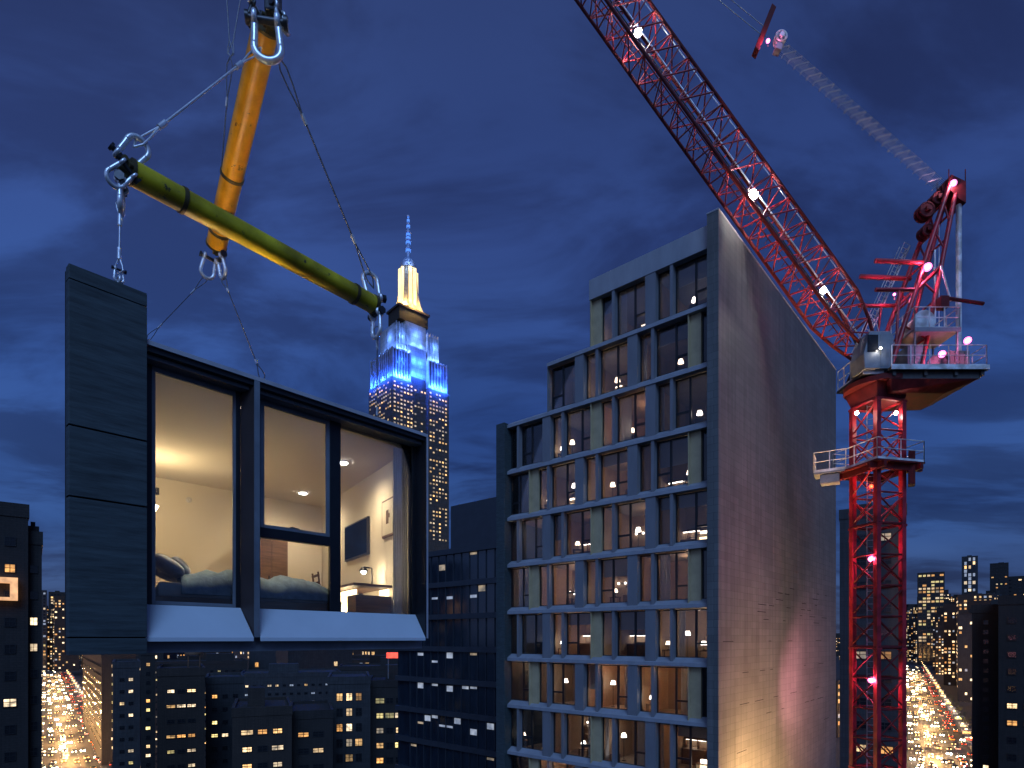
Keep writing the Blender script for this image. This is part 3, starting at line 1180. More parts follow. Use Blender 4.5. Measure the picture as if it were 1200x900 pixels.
units = []
rw = random.Random(11)
for k, bays in pat.items():
    pidx = 0
    z0 = zk(k)
    for n_, (kd, t0, t1) in enumerate(bays):
        if kd == 'fin':
            e = MB()
            e.box(-t1, -t0, .015, .42, z0 - .02, z0 + H - .161)
            tb(e).build('fin', 'facade', tw, local=True)
            continue
        if kd == 'panel':
            pidx += 1
            olive = (k % 2 == 1 and pidx == 2) or (k % 2 == 0 and pidx in (1, 4))
            e = MB()
            if olive:
                e.box(-t1 + .03, -t0, .22, .40, z0 + .12, z0 + H - .161)
                e.box(-t1 - .0, -t1 + .029, .0, .40, z0 - .02, z0 + H - .161)
            else:
                e.box(-t1, -t0, .0, .40, z0 - .02, z0 + H - .161)
            tb(e).build('pilaster', 'olive' if olive else 'facade', tw, local=True)
            # partition between the rooms
            e = MB()
            xm = -(t0 + t1) / 2
            e.box(xm - .07, xm + .07, .41, 4.19, z0 + .085, z0 + H - .145)
            tb(e).build('partition', 'roomwall', tw, local=True)
            continue
        w_ = t1 - t0
        if w_ < .3:
            continue
        fm, gm = tower_window(kd, w_, (k + n_) % 3 == 0)
        wn = inst(fm, 'window', tw, (-t1, .36, z0 + .27 - GZ))
        inst(gm, 'pane', wn)
        if w_ > .6:
            units.append((k, kd, t0, t1))


def tw_world(x, y, z):
    return B0 + BX * x + BY * y + UP * z


def ordbay(k, t0):
    c = sorted([b_[1] for b_ in pat[k] if b_[0] in ('wide', 'narrow') and b_[2] - b_[1] > .3])
    return ORD[c.index(t0)] if c.index(t0) else 'first'


def table_lamp(loc, lb, style, m_):
    th = thing('table_lamp' if style else 'reflection_globes', lb, 'lamp', loc)
    q_ = MB()
    if style == 1:                                       # shade on a foot
        q_.tube((0, 0, 0), (0, 0, .03), .09, 12)
        q_.tube((0, 0, .03), (0, 0, .3), .015, 6)
        q_.build('stand', 'black', th, local=True)
        q_ = MB()
        q_.tube((0, 0, .28), (0, 0, .48), .16, 14, .10)
        q_.build('lamp_shade', m_, th, local=True)
    else:                                                # two glowing globes on a cord, put in for a repeated reflection
        q_.tube((0, 0, 0), (0, 0, 1.0), .008, 5)
        q_.build('cord', 'black', th, local=True)
        for z in (-.05, .42):
            q_ = MB()
            q_.ball((0, 0, z), .085)
            q_.build('globe', m_, th, local=True)
    return th


rl = random.Random(21)
lit_units = set()
for (k, kd, t0, t1) in units:
    z0 = zk(k) + .08
    tm = (t0 + t1) / 2
    nm = '%s storey down, %s window from end wall' % (ORD[k - 1], ordbay(k, t0))
    r_ = rl.random()
    low = k >= 4
    if kd == 'wide':
        if rl.random() < (.85 if low else .65):
            c = tw_world(-tm, 2.4, z0 + 2.5)
            en = rl.choice((3, 8, 14, 24, 44, 62)) * (1.9 if k >= 6 else 1.3 if low else .6)
            point('room_light', c, en, rl.choice(((1, .62, .33), (1, .70, .45), (1, .55, .3))), .15)
    if kd == 'narrow' and 5.6 < tm < 7.6 and k < 9:
        table_lamp(tw_world(-tm, .85, z0 + .75), 'pair of globe pendant lamps behind the ' + nm, 0, 'bulbw')
    elif r_ < .40:
        x_ = rl.uniform(t0 + .2, t1 - .2)
        dk = thing('side_table', 'low table against the glass, ' + nm, 'table', tw_world(-x_, 1.0, z0))
        q = MB()
        q.box(-.3, .3, -.2, .2, .55, .6)
        q.build('tabletop', 'wood', dk, local=True)
        for sx in (-.26, .26):
            for sy in (-.16, .16):
                q = MB()
                q.box(sx - .02, sx + .02, sy - .02, sy + .02, 0, .55)
                q.build('leg', 'wood', dk, local=True)
        table_lamp(tw_world(-x_, 1.0, z0 + .6), 'glowing table lamp, ' + nm, 1, rl.choice(('bulb', 'bulbw')))
    elif r_ < .68 and kd == 'wide':
        x_ = rl.uniform(t0 + .45, t1 - .45)
        dk = thing('lit_desk', 'desk with glowing back panel, ' + nm, 'desk', tw_world(-x_, 1.3, z0), tw.rotation_euler.z)
        q = MB()
        q.box(-.5, .5, -.25, .25, .62, .66)
        q.build('desktop', 'wood', dk, local=True)
        for sx in (-.48, .44):
            q = MB()
            q.box(sx, sx + .04, -.24, .24, 0, .62)
            q.build('leg', 'wood', dk, local=True)
        q = MB()
        q.box(-.42, .42, .2, .22, .1, .58)
        q.build('glow_panel', 'glowdesk', dk, local=True)
        q = MB()
        q.box(-.3, .1, .0, .12, .661, .86)
        q.build('desk_light', 'bulb', dk, local=True)
    elif r_ < .78:
        x_ = tm + rl.uniform(-.2, .2)
        sh = thing('bookcase', 'bookcase with lit shelves against the back wall, ' + nm, 'bookcase', tw_world(-x_, 4.0, z0), tw.rotation_euler.z)
        q = MB()
        for z in (0, .5, 1.0, 1.5):
            q.box(-.35, .35, -.15, .15, z, z + .04)
        q.box(-.39, -.351, -.15, .15, 0, 1.54)
        q.box(.351, .39, -.15, .15, 0, 1.54)
        q.build('carcass', 'wood', sh, local=True)
        for z in (.46, .96, 1.46):
            q = MB()
            q.box(-.3, .3, .05, .08, z, z + .03)
            q.build('strip_light', 'bulb', sh, local=True)
    if kd == 'wide' and rl.random() < .5:
        c = tw_world(-rl.uniform(t0 + .3, t1 - .3), rl.uniform(1.2, 3), z0 + H - .23)
        dl = thing('downlight', 'small white ceiling spot, ' + nm, 'ceiling light', c)
        q = MB()
        q.tube((0, 0, -.03), (0, 0, .0), .06, 10)
        q.build('lens', 'bulbw', dl, local=True)

for (k, kd, t0, t1) in units:
    if rl.random() > (.75 if k >= 4 else .4):
        continue
    nm = '%s storey down, %s window from end wall' % (ORD[k - 1], ordbay(k, t0))
    x_ = rl.uniform(t0 + .15, t1 - .15)
    z0 = zk(k) + .08
    st_ = rl.randrange(3)
    if st_ == 0:
        th = thing('floor_lamp', 'floor lamp with a small lit shade, ' + nm, 'lamp', tw_world(-x_, rl.uniform(.9, 3), z0))
        q = MB()
        q.tube((0, 0, 0), (0, 0, .03), .13, 12)
        q.tube((0, 0, .03), (0, 0, 1.45), .014, 6)
        q.build('stand', 'black', th, local=True)
        q = MB()
        q.tube((0, 0, 1.4), (0, 0, 1.64), .17, 14, .11)
        q.build('lamp_shade', rl.choice(('bulb', 'bulbw')), th, local=True)
    elif st_ == 1:
        th = thing('kitchen_counter', 'counter with strip light under a shelf, ' + nm, 'counter', tw_world(-x_, 3.8, z0), tw.rotation_euler.z)
        q = MB()
        q.box(-.7, .7, -.3, .3, 0, .9)
        q.build('cabinet', 'wood', th, local=True)
        q = MB()
        q.box(-.7, .7, .05, .3, 1.4, 1.5)
        q.build('shelf', 'wood', th, local=True)
        q = MB()
        q.box(-.6, .6, .1, .2, 1.37, 1.398)
        q.build('strip_light', 'bulbw', th, local=True)
    else:
        th = thing('wall_lamp', 'pair of wall spots on the back wall, ' + nm, 'wall lamp', tw_world(-x_, 4.19, z0 + 1.7), tw.rotation_euler.z)
        q = MB()
        q.box(-.3, .3, -.04, 0, -.03, .03)
        q.build('bracket', 'black', th, local=True)
        for sx in (-.24, .24):
            q = MB()
            q.ball((sx, -.1, 0), .07)
            q.build('bulb', 'bulbw', th, local=True)

# curtains and blinds, drawn differently in every room
rk = random.Random(61)
for (k, kd, t0, t1) in units:
    nm = '%s storey down, %s window from end wall' % (ORD[k - 1], ordbay(k, t0))
    z0 = zk(k) + .3
    r_ = rk.random()
    if r_ < .38:
        w_ = (t1 - t0) * rk.uniform(.16, .38)
        a_ = t0 + .06 if rk.random() < .5 else t1 - .06 - w_
        q = MB()
        n_ = max(6, int(w_ * 26))
        pts = [(-(a_ + w_ * i / n_), .56 + .035 * math.sin(i * 1.7)) for i in range(n_ + 1)]
        q.add([(x, y, z) for z in (z0 + .02, z0 + 2.5) for x, y in pts], [(i, i + 1, n_ + 2 + i, n_ + 1 + i) for i in range(n_)], 0, True)
        for v in q.v:
            v[:] = tw_world(v.x, v.y, v.z)
        o = q.build('curtain', 'sheer', None, loc=tw_world(-a_, .56, z0))
        tag(o, 'folded curtain behind the glass, ' + nm, 'curtain')
    elif r_ < .56:
        h_ = rk.uniform(.5, 1.5)
        q = MB()
        q.box(-t1 + .07, -t0 - .07, .50, .512, z0 + 2.52 - h_, z0 + 2.5)
        q.box(-t1 + .07, -t0 - .07, .49, .522, z0 + 2.5 - h_ - .03, z0 + 2.52 - h_ - .001)
        for v in q.v:
            v[:] = tw_world(v.x, v.y, v.z)
        o = q.build('roller_blind', 'sheer', None, loc=tw_world(-t0, .5, z0))
        tag(o, 'roller blind partly lowered, ' + nm, 'blind')

# unseen floodlight added below the view to warm the foot of the end wall
flp = B0 + BX * 2.3 + BY * 1.2 + UP * -13.5
fl = thing('added_flood_light', 'floodlight on a tall pole shining up the slate end wall', 'floodlight', (flp.x, flp.y, GZ))
q = MB()
q.tube((flp.x, flp.y, GZ), (flp.x, flp.y, -14.0), .14, 10, .1)
q.build('pole', 'greysteel', fl)
q = MB()
q.obox(flp - Vector((.25, .25, .5)), (.5, 0, 0), (0, .5, 0), (0, 0, .3))
q.build('housing', 'black', fl, bevel=.02)
q = MB()
q.obox(flp + BX * .30 - BY * 1.2 - UP * .45, BX * .04, BY * 4.0, UP * 2.6)
q.obox(flp + BX * -.20 + BY * 2.3 - UP * .45, BX * .49, BY * .04, UP * .8)
q.build('beam_shield', 'black', fl)  # unseen plates added to keep the beam off the crane
q = MB()
q.obox(flp - Vector((.2, .2, .198)), (.4, 0, 0), (0, .4, 0), (0, 0, .02))
q.build('lens', 'streetlamp', fl)
spot('flood_beam', flp + UP * .1, tw_world(.6, 5.5, -7.5), 78000, (1, .56, .20), 118, 1.0, .3)

# ================================================================== THE TOWER CRANE
KX, KY = 18.95, 31.0
cr = thing('tower_crane', 'red luffing tower crane with lit lattice jib and machinery platform', 'crane', (KX, KY, GZ))
va = math.atan2(428, 700)
CA = Vector((math.cos(va), -math.sin(va), 0))            # across the sight line
CB = Vector((math.sin(va), math.cos(va), 0))             # along it
HD = 1.17
corners = [CA * -HD, CB * -HD, CA * HD, CB * HD]
KC = Vector((KX, KY, 0))
SEC = 6.28
zt = 12.1
z = zt
while z > GZ + .5:
    z1 = z
    z0 = max(z - SEC, GZ)
    ms = MB()
    for c in corners:
        a = (KC + c)
        n1 = (corners[(corners.index(c) + 1) % 4] - c).normalized()
        n2 = (corners[(corners.index(c) - 1) % 4] - c).normalized()
        o_ = a - n1 * .07 - n2 * .07
        ms.obox(o_ + UP * z0, n1 * .24, n2 * .24, UP * (z1 - z0))
        ms.obox(o_ - n1 * .03 - n2 * .03 + UP * (z1 - .12), n1 * .32, n2 * .32, UP * .11)
    ms.build('mast_section', 'red', cr)
    mb_ = MB()
    nb = 4
    hb = (z1 - z0) / nb
    for i in range(4):
        a, c = KC + corners[i], KC + corners[(i + 1) % 4]
        for j in range(nb):
            za, zb = z0 + j * hb, z0 + (j + 1) * hb
            mb_.tube(a + UP * (za + .1), c + UP * (zb - .1), .045, 6)
            if j % 2 == 0:
                mb_.tube(c + UP * (za + .1), a + UP * (zb - .1), .045, 6)
            mb_.tube(a + UP * zb, c + UP * zb, .05 if j < nb - 1 else .085, 6)
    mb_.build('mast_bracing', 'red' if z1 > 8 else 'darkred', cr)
    z = z0
# ladder inside the mast
ld = MB()
la, lb_ = KC + CB * -.25 + CA * -.45, KC + CB * -.25 + CA * -.05
for q_ in (la, lb_):
    ld.tube(q_ + UP * -20, q_ + UP * zt, .025, 6)
zz_ = -20
while zz_ < zt:
    ld.tube(la + UP * zz_, lb_ + UP * zz_, .014, 5)
    zz_ += .33
ld.build('ladder', 'greysteel', cr)


def railing(pts, h=1.05, posts=1.2, r=.024, z0=0.0, m_='white'):
    b_ = MB()
    for a, c in zip(pts[:-1], pts[1:]):
        a, c = Vector(a), Vector(c)
        for hh in (h, h * .52):
            b_.tube(a + UP * hh, c + UP * hh, r, 6)
        n_ = max(1, round((c - a).length / posts))
        for i in range(n_ + 1):
            q_ = a.lerp(c, i / n_)
            b_.tube(q_, q_ + UP * h, r * 1.2, 6)
        b_.obox(a - UP * .02, (c - a), Vector((0, .012, 0)) if abs((c - a).y) < abs((c - a).x) else Vector((.012, 0, 0)), UP * .14)
    return b_


# climbing platform round the mast
pz = 8.75
pf_ = MB()
e1, e2 = (CA + CB).normalized(), (CA - CB).normalized()
for s1, s2 in ((1, 1),):
    for sg in (-1, 1):
        pf_.obox(KC + e1 * (sg * 1.2 - .25) - e2 * 1.46 + UP * pz, e1 * .5, e2 * 2.92, UP * .08)
        pf_.obox(KC - e1 * .94 + e2 * (sg * 1.2 - .25) + UP * (pz + .003), e1 * 1.88, e2 * .5, UP * .08)
for sg in (-1, 1):
    pf_.obox(KC + e1 * (sg * 1.1 - .08) - e2 * 1.6 + UP * (pz - .3), e1 * .16, e2 * 3.2, UP * .28)
    pf_.obox(KC + e2 * (sg * 1.1 - .08) - e1 * 1.6 + UP * (pz - .301), e2 * .16, e1 * 3.2, UP * .28)
cp = pf_.build('climbing_platform', 'darkred', cr)
cs = [KC + e1 * 1.42 * a + e2 * 1.42 * c + UP * (pz + .08) for a, c in ((-1, -1), (-1, 1), (1, 1), (1, -1), (-1, -1))]
railing(cs, 1.05, 1.25).build('railing', 'white', cp)
# side landing towards the tower
sl_ = MB()
s0 = KC + CA * -2.9 + CB * -.6 + UP * (pz + .02)
sl_.obox(s0, CA * 1.5, CB * 1.2, UP * .1)
sl_.obox(s0 + CA * .3 + CB * .1 - UP * .5, CA * .9, CB * .8, UP * .45)
slo = sl_.build('landing', 'greysteel', cr)
railing([s0 + CA * 1.5 + UP * .1, s0 + UP * .1, s0 + CB * 1.2 + UP * .1], 1.05, .7).build('railing', 'white', slo)
tb_ = MB()
tb_.obox(KC + CA * 1.35 - CB * .3 + UP * (pz - 1.0), CA * .28, CB * .7, UP * 1.7)
tb_.build('climbing_jack', 'darkred', cr)

# slewing ring and collar
sr = MB()
sq = [KC + c * 1.0 + UP * zt for c in corners]
sq2 = [KC + c * 1.28 + UP * (zt + .75) for c in corners]
sr.hexa(sq + sq2)
sr.build('slewing_collar', 'darkred', cr, bevel=.03)
sr = MB()
sr.tube(KC + UP * (zt + .752), KC + UP * (zt + 1.0), 1.55, 28)
sr.tube(KC + UP * (zt + 1.001), KC + UP * (zt + 1.12), 1.35, 28)
sr.build('slewing_ring', 'darkred', cr)
# machinery deck
dz = 13.25
D0, D1 = 29.3, 33.0
dk_ = MB()
dk_.box(17.6, 18.6, 29.9, 32.4, dz, dz + .12)
dk_.box(18.601, 23.35, D0, D1, dz - .003, dz + .10)
for y in (29.5, 30.7, 31.7, 32.7):
    dk_.box(18.7, 23.1, y, y + .16, dz - .42, dz - .004)
for x in (18.75, 20.3, 21.8, 23.1):
    dk_.box(x, x + .16, D0 + .1, D1 - .1, dz - .30, dz - .005)
dko = dk_.build('machinery_deck', 'deckplate', cr)
un = MB()
un.hexa([(18.9, 29.8, dz - .95), (22.0, 30.4, dz - .80), (22.3, 32.6, dz - .80), (18.9, 32.6, dz - .95),
         (18.7, 29.45, dz - .43), (23.05, 29.45, dz - .43), (23.05, 32.9, dz - .43), (18.7, 32.9, dz - .43)])
un.build('deck_girder', 'darkred', cr, bevel=.03)
ft = MB()
ft.box(18.6, 23.36, D0 - .05, D0 - .002, dz - .06, dz + .16)
ft.box(23.352, 23.40, D0 - .05, D1, dz - .06, dz + .16)
ft.box(17.55, 18.58, 29.84, 29.896, dz - .04, dz + .16)
ft.build('toe_board', 'white', dko)
zr = dz + .1
railing([(18.65, D0 + .03, zr), (23.3, D0 + .03, zr), (23.3, D1 - .03, zr), (18.65, D1 - .03, zr)], 1.05, .85, .022).build('railing', 'white', dko)
railing([(17.63, 32.3, zr), (17.63, 29.95, zr), (18.55, 29.95, zr)], 1.05, .6, .022).build('railing', 'white', dko)
# operator cab and cabinets
cb_ = MB()
cb_.prism([(17.5, 29.62, dz + .13), (18.85, 29.62, dz + .13), (18.95, 29.62, dz + 1.7), (18.75, 29.62, dz + 2.0), (17.75, 29.62, dz + 2.0), (17.45, 29.62, dz + .9)], (0, 1.25, 0))
cbo = cb_.build('operator_cab', 'greysteel', cr, bevel=.03)
q = MB()
q.box(17.62, 18.15, 29.6, 29.618, dz + .95, dz + 1.8)
q.build('window', 'dglass', cbo)
q = MB()
q.box(18.25, 18.78, 29.6, 29.617, dz + .25, dz + 1.85)
q.build('door', 'greysteel', cbo)
q = MB()
q.box(20.0, 20.9, 30.2, 31.6, dz + .105, dz + 1.55)
for i in range(6):
    q.box(20.1, 20.8, 30.18, 30.198, dz + .4 + i * .16, dz + .5 + i * .16)
q.build('electric_cabinet', 'greysteel', cr, bevel=.02)
for (x, y, r_) in ((19.5, 31.6, .42), (21.7, 31.2, .50)):
    q = MB()
    q.tube((x, y - .7, zr + r_ + .05), (x, y + .7, zr + r_ + .05), r_ * .8, 20)
    for s_ in (-.72, .72):
        q.tube((x, y + s_ - .04, zr + r_ + .05), (x, y + s_ + .04, zr + r_ + .05), r_ * 1.1, 20)
    q.box(x - .45, x + .45, y - .8, y + .8, zr, zr + .15)
    wnc = q.build('winch', 'darksteel', cr)
q = MB()
for i in range(4):
    q.box(22.2 + i * .26, 22.44 + i * .26, 30.3, 32.8, zr, zr + 1.25)
q.build('counterweight', 'concrete_block', cr, bevel=.02)
# raised winch platform with white railing
rz = 15.3
q = MB()
q.box(20.0, 22.3, 29.7, 31.6, rz, rz + .09)
q.box(20.0, 22.3, 29.66, 29.698, rz - .06, rz + .15)
for (x, y) in ((20.1, 29.8), (22.2, 29.8), (20.1, 31.5), (22.2, 31.5)):
    q.tube((x, y, zr), (x, y, rz), .05, 6)
rpo = q.build('winch_platform', 'greysteel', cr)
railing([(20.03, 31.55, rz + .09), (20.03, 29.73, rz + .09), (22.27, 29.73, rz + .09), (22.27, 31.55, rz + .09)], 1.1, .75, .028).build('railing', 'white', rpo)
q = MB()
q.tube((20.7, 30.0, rz + .62), (20.7, 31.2, rz + .62), .42, 20)
for s_ in (30.0, 31.2):
    q.tube((20.7, s_ - .04, rz + .62), (20.7, s_ + .04, rz + .62), .56, 20)
q.build('winch_drum', 'white', rpo)
q = MB()
q.tube((21.6, 29.9, rz + 1.75), (23.6, 29.9, rz + 1.45), .09, 8)
q.tube((21.6, 29.9, rz + 1.1), (21.6, 29.9, rz + 1.8), .06, 8)
q.box(21.35, 21.75, 29.7, 30.1, rz + 1.2, rz + 1.75)
q.build('davit', 'darkred', cr)

# ---- jib
JB = Vector((18.5, 31.15, 14.75))
ja = R(54.3)
JD = Vector((-math.cos(ja), 0, math.sin(ja)))
JW = Vector((math.sin(ja), 0, math.cos(ja)))             # up from the jib
JV = Vector((0, 1, 0))
JH = .87
JLEN, BAY = 34.0, 1.46


def jp(s, w, v):
    k_ = min(1.0, .25 + s / 3.2)                         # tapers to the foot
    return JB + JD * s + JW * (w * JH * k_) + JV * (v * JH * (.55 + .45 * k_))


jb2 = MB()
nb = int(JLEN / BAY)
for i in range(nb):
    s0, s1 = i * BAY, (i + 1) * BAY
    sm_ = (s0 + s1) / 2
    for fixed, other in (('w', 1), ('w', -1), ('v', -1), ('v', 1)):
        def q_(s, a):
            return jp(s, other, a) if fixed == 'w' else jp(s, a, other)
        jb2.tube(q_(s0, -1), q_(sm_, 1), .042, 6)
        jb2.tube(q_(sm_, 1), q_(s1, -1), .042, 6)
        jb2.tube(q_(s0, -1), q_(s0, 1), .038, 6)
jo = jb2.build('jib', 'red', cr)
for (w_, v_) in ((1, -1), (1, 1), (-1, -1), (-1, 1)):
    jib = MB()
    jib.tube(jp(-.6, w_, v_), jp(0, w_, v_), .085, 8)
    for i in range(nb):
        jib.tube(jp(i * BAY, w_, v_), jp((i + 1) * BAY, w_, v_), .085, 8)
    jib.build('chord', 'darkred', jo)
cw = MB()
for v_ in (-.28, .28):
    cw.tube(jp(1, -.82, v_), jp(JLEN, -.82, v_), .03, 6)
for i in range(int((JLEN - 1) / .3)):
    cw.tube(jp(1 + i * .3, -.86, -.28), jp(1 + i * .3, -.86, .28), .016, 4)
cw.build('catwalk', 'darkred', jo)
cw = MB()
cw.tube(jp(0.5, -.2, -.75), jp(JLEN, -.2, -.75), .035, 6)
cw.build('power_cable', 'brightrope', jo)
cw = MB()
cw.tube(jp(0.5, .1, .2), jp(JLEN, .1, .2), .035, 8)
cw.build('service_pipe', 'black', jo)
ftm = MB()
for v_ in (-1, 1):
    ftm.prism([JB + JD * -.1 + JV * (v_ * .62) + JW * .5, JB + JD * -1.2 + JV * (v_ * .62) + JW * .1, Vector((18.75, 31.15 + v_ * .62, dz + .12)), Vector((17.7, 31.15 + v_ * .62, dz + .12)), JB + JD * -.1 + JV * (v_ * .62) + JW * -.5], JV * .12)
ftm.build('jib_foot', 'darkred', cr)

# ---- A-frame
AX = Vector((22.75, 31.15, 23.35))
af = MB()
for v_ in (-1, 1):
    a0 = Vector((19.0, 31.15 + v_ * 1.0, dz + .1))
    a1 = AX + Vector((-.25, v_ * .42, 0))
    af.tube(a0, a1, .12, 8)
    b0 = Vector((20.6, 31.15 + v_ * 1.0, dz + .1))
    b1 = AX + Vector((.05, v_ * .42, -.5))
    af.tube(b0, b1, .11, 8)
    # back-stop arms reaching to the jib
    m1, m2 = a0.lerp(a1, .46), a0.lerp(a1, .58)
    af.tube(m2 + Vector((.2, 0, 0)), m2 + Vector((-2.5, 0, .12)), .12, 8)
    af.tube(m1 + Vector((0, 0, -.2)), m1 + Vector((-2.1, 0, -.2)), .10, 8)
    af.tube(m1 + Vector((0, 0, -.2)), b0.lerp(b1, .60), .09, 8)
    af.tube(m1 + Vector((-.9, 0, -.2)), a0.lerp(a1, .12), .07, 6)
    for t_ in (.25, .5, .75, .9):
        af.tube(a0.lerp(a1, t_), b0.lerp(b1, t_ - .06), .05, 6)
for t_ in (.2, .4, .58, .75, .9, 1.0):
    for (p0, p1) in (((19.0, dz + .1), (-.25, 0)), ((20.6, dz + .1), (.05, -.5))):
        a_ = Vector((p0[0], 0, p0[1])).lerp(Vector((AX.x + p1[0], 0, AX.z + p1[1])), t_)
        hw = 1.0 + (.42 - 1.0) * t_
        af.tube((a_.x, 31.15 - hw, a_.z), (a_.x, 31.15 + hw, a_.z), .06, 6)
afo = af.build('a_frame', 'red', cr)
for (x, z_, r_) in ((0, 0, .42), (-1.25, -1.15, .36), (-.65, -.55, .30), (-1.2, -2.2, .28)):
    q = MB()
    for dy in (-.22, 0, .22):
        q.ring(AX + Vector((x, dy, z_)), JV, r_, .06, n=20, k=6)
        q.tube(AX + Vector((x, dy - .03, z_)), AX + Vector((x, dy + .03, z_)), r_ * .9, 16)
    q.box(AX.x + x - .12, AX.x + x + .12, AX.y - .4, AX.y + .4, AX.z + z_ - .1, AX.z + z_ + .1)
    q.build('sheave', 'darkred', afo)
q = MB()
for sx, sy in ((-.3, -.45), (.55, -.45), (-.3, .4), (.55, .4)):
    q.tube(AX + Vector((sx, sy, -.2)), AX + Vector((sx, sy, .75)), .025, 6)
q.prism([AX + Vector((-.2, -.5, .45)), AX + Vector((.55, -.5, .1)), AX + Vector((.55, -.5, -1.0)), AX + Vector((.2, -.5, -.8)), AX + Vector((-.4, -.5, -.2))], (0, 1.0, 0))
q.build('head_plate', 'darkred', afo)
# access ladder beside the A-frame
q = MB()
for v_ in (-.0, .42):
    q.tube(Vector((18.9, 32.4 + v_, 15.3)), Vector((21.6, 32.4 + v_, 21.3)), .03, 6)
    q.tube(Vector((18.6, 32.4 + v_, 15.5)), Vector((21.3, 32.4 + v_, 21.5)), .02, 6)
for i in range(24):
    t_ = i / 23
    q.tube(Vector((18.9, 32.4, 15.3)).lerp(Vector((21.6, 32.4, 21.3)), t_), Vector((18.9, 32.82, 15.3)).lerp(Vector((21.6, 32.82, 21.3)), t_), .018, 5)
    q.tube(Vector((18.9, 32.4, 15.3)).lerp(Vector((21.6, 32.4, 21.3)), t_), Vector((18.6, 32.4, 15.5)).lerp(Vector((21.3, 32.4, 21.5)), t_), .015, 5)
q.build('access_ladder', 'white', cr)
# tall white back stay; thin bright ropes stand in for lamp streaks
q = MB()
q.tube((23.15, 30.95, zr), (23.15, 30.95, AX.z - .9), .13, 12)
q.tube((23.15, 30.95, zr), (23.15, 30.95, zr + .5), .2, 12)
q.build('back_stay', 'white', cr)
q = MB()
q.tube((21.95, 31.0, rz + 1.0), (21.95, 31.0, AX.z - 3.2), .05, 8)
q.build('streak_rope', 'brightrope', cr)
q = MB()
q.tube((22.45, 31.4, rz), (22.45, 31.4, AX.z - 1.0), .018, 6)
q.build('streak_rope', 'brightrope', cr)
q = MB()
q.tube(Vector((21.55, 30.0, rz + 3.4)), Vector((22.0, 29.95, rz + 1.6)), .05, 6)
q.build('strut', 'white', cr)
# ---- luffing ropes to the bridle block, pendants to the jib tip
BR = P(905, 43, 31.15)
u_ = (BR - AX).normalized()
wv = u_.cross(JV).normalized()
q = MB()
for i in range(7):
    off = (i - 3) * .085
    q.tube(AX + wv * off * 1.05, BR + wv * off - u_ * .6, .006, 5)
    q.tube(AX + JV * .2 + wv * off * .8, BR + JV * .2 + wv * off - u_ * .6, .006, 5)
q.build('luffing_rope', 'brightrope', cr)
q = MB()
nsp = 27
for i in range(1, nsp):
    c = AX.lerp(BR, i / nsp * .97)
    tl = (wv * .30 + u_ * .20)
    q.tube(c - tl * .9, c + tl * 1.05, .02, 5)
    q.tube(c - tl * .9, c - tl * .9 + JV * .24, .014, 5)
    q.tube(c + tl * 1.05, c + tl * 1.05 + JV * .24, .014, 5)
q.build('rope_spacer', 'brightrope', cr)
brp = MB()
br_d = (P(905, 12, 31.15) - P(885, 63, 31.15))
bc = P(895, 37, 31.15)
brp.obox(bc - br_d * .5 - JV * .25 - u_ * .14, br_d, JV * .5, u_ * .28)
bro = brp.build('bridle_block', 'darkred', cr, bevel=.02)
q = MB()
for dy in (-.18, 0, .18):
    q.ring(P(914, 46, 31.15) + JV * dy, JV, .27, .05, n=20, k=8)
q.tube(P(914, 46, 31.15) - JV * .3, P(914, 46, 31.15) + JV * .3, .12, 12)
q.build('sheave', 'white', bro)
q = MB()
q.obox(P(907, 60, 31.15) - JV * .2, Vector((.30, 0, -.1)), JV * .4, Vector((.1, 0, .32)))
q.build('pin_housing', 'greysteel', bro)
tip = JB + JD * JLEN + JW * .9
q = MB()
for v_ in (-.2, .2):
    q.tube(bc - u_ * .05 + JV * v_ if False else bc + u_ * .1 + JV * v_, tip + JV * v_, .02, 6)
q.build('pendant_rope', 'rope', cr)
q = MB()
q.tube(JB + JW * 1.38 + JD * 1.0, JB + JW * 1.30 + JD * (JLEN + .3), .022, 6)
q.tube(JB + JW * 1.38 + JD * 1.0, Vector((19.6, 31.2, zr + .6)), .022, 6)
q.build('hoist_rope', 'brightrope', cr)
q = MB()
q.ring(tip - JW * .2, JV, .4, .08)
q.tube(tip - JW * .2 - JV * .5, tip - JW * .2 + JV * .5, .1, 10)
q.build('tip_sheave', 'darksteel', cr)


# ---- lamps of the crane
def crane_lamp(p, col, m_, en, r_=.12, look=None, name='work_lamp', mount=None):
    p = Vector(p)
    to = (Vector((0, 0, 0)) - p).normalized() if look is None else Vector(look).normalized()
    q_ = MB()
    q_.tube(p + to * .02, p - to * .16, r_ * 1.15, 14, r_ * .7)
    q_.tube(p - to * .1, p - to * .1 - UP * .3, .025, 6)
    lo_ = q_.build(name, 'black', cr)
    q_ = MB()
    q_.ball(p + to * .06, r_, nu=14, nv=10)
    q_.build('lens', m_, lo_)
    point('crane_lamp', p + to * (r_ + .15), en, col, .06)


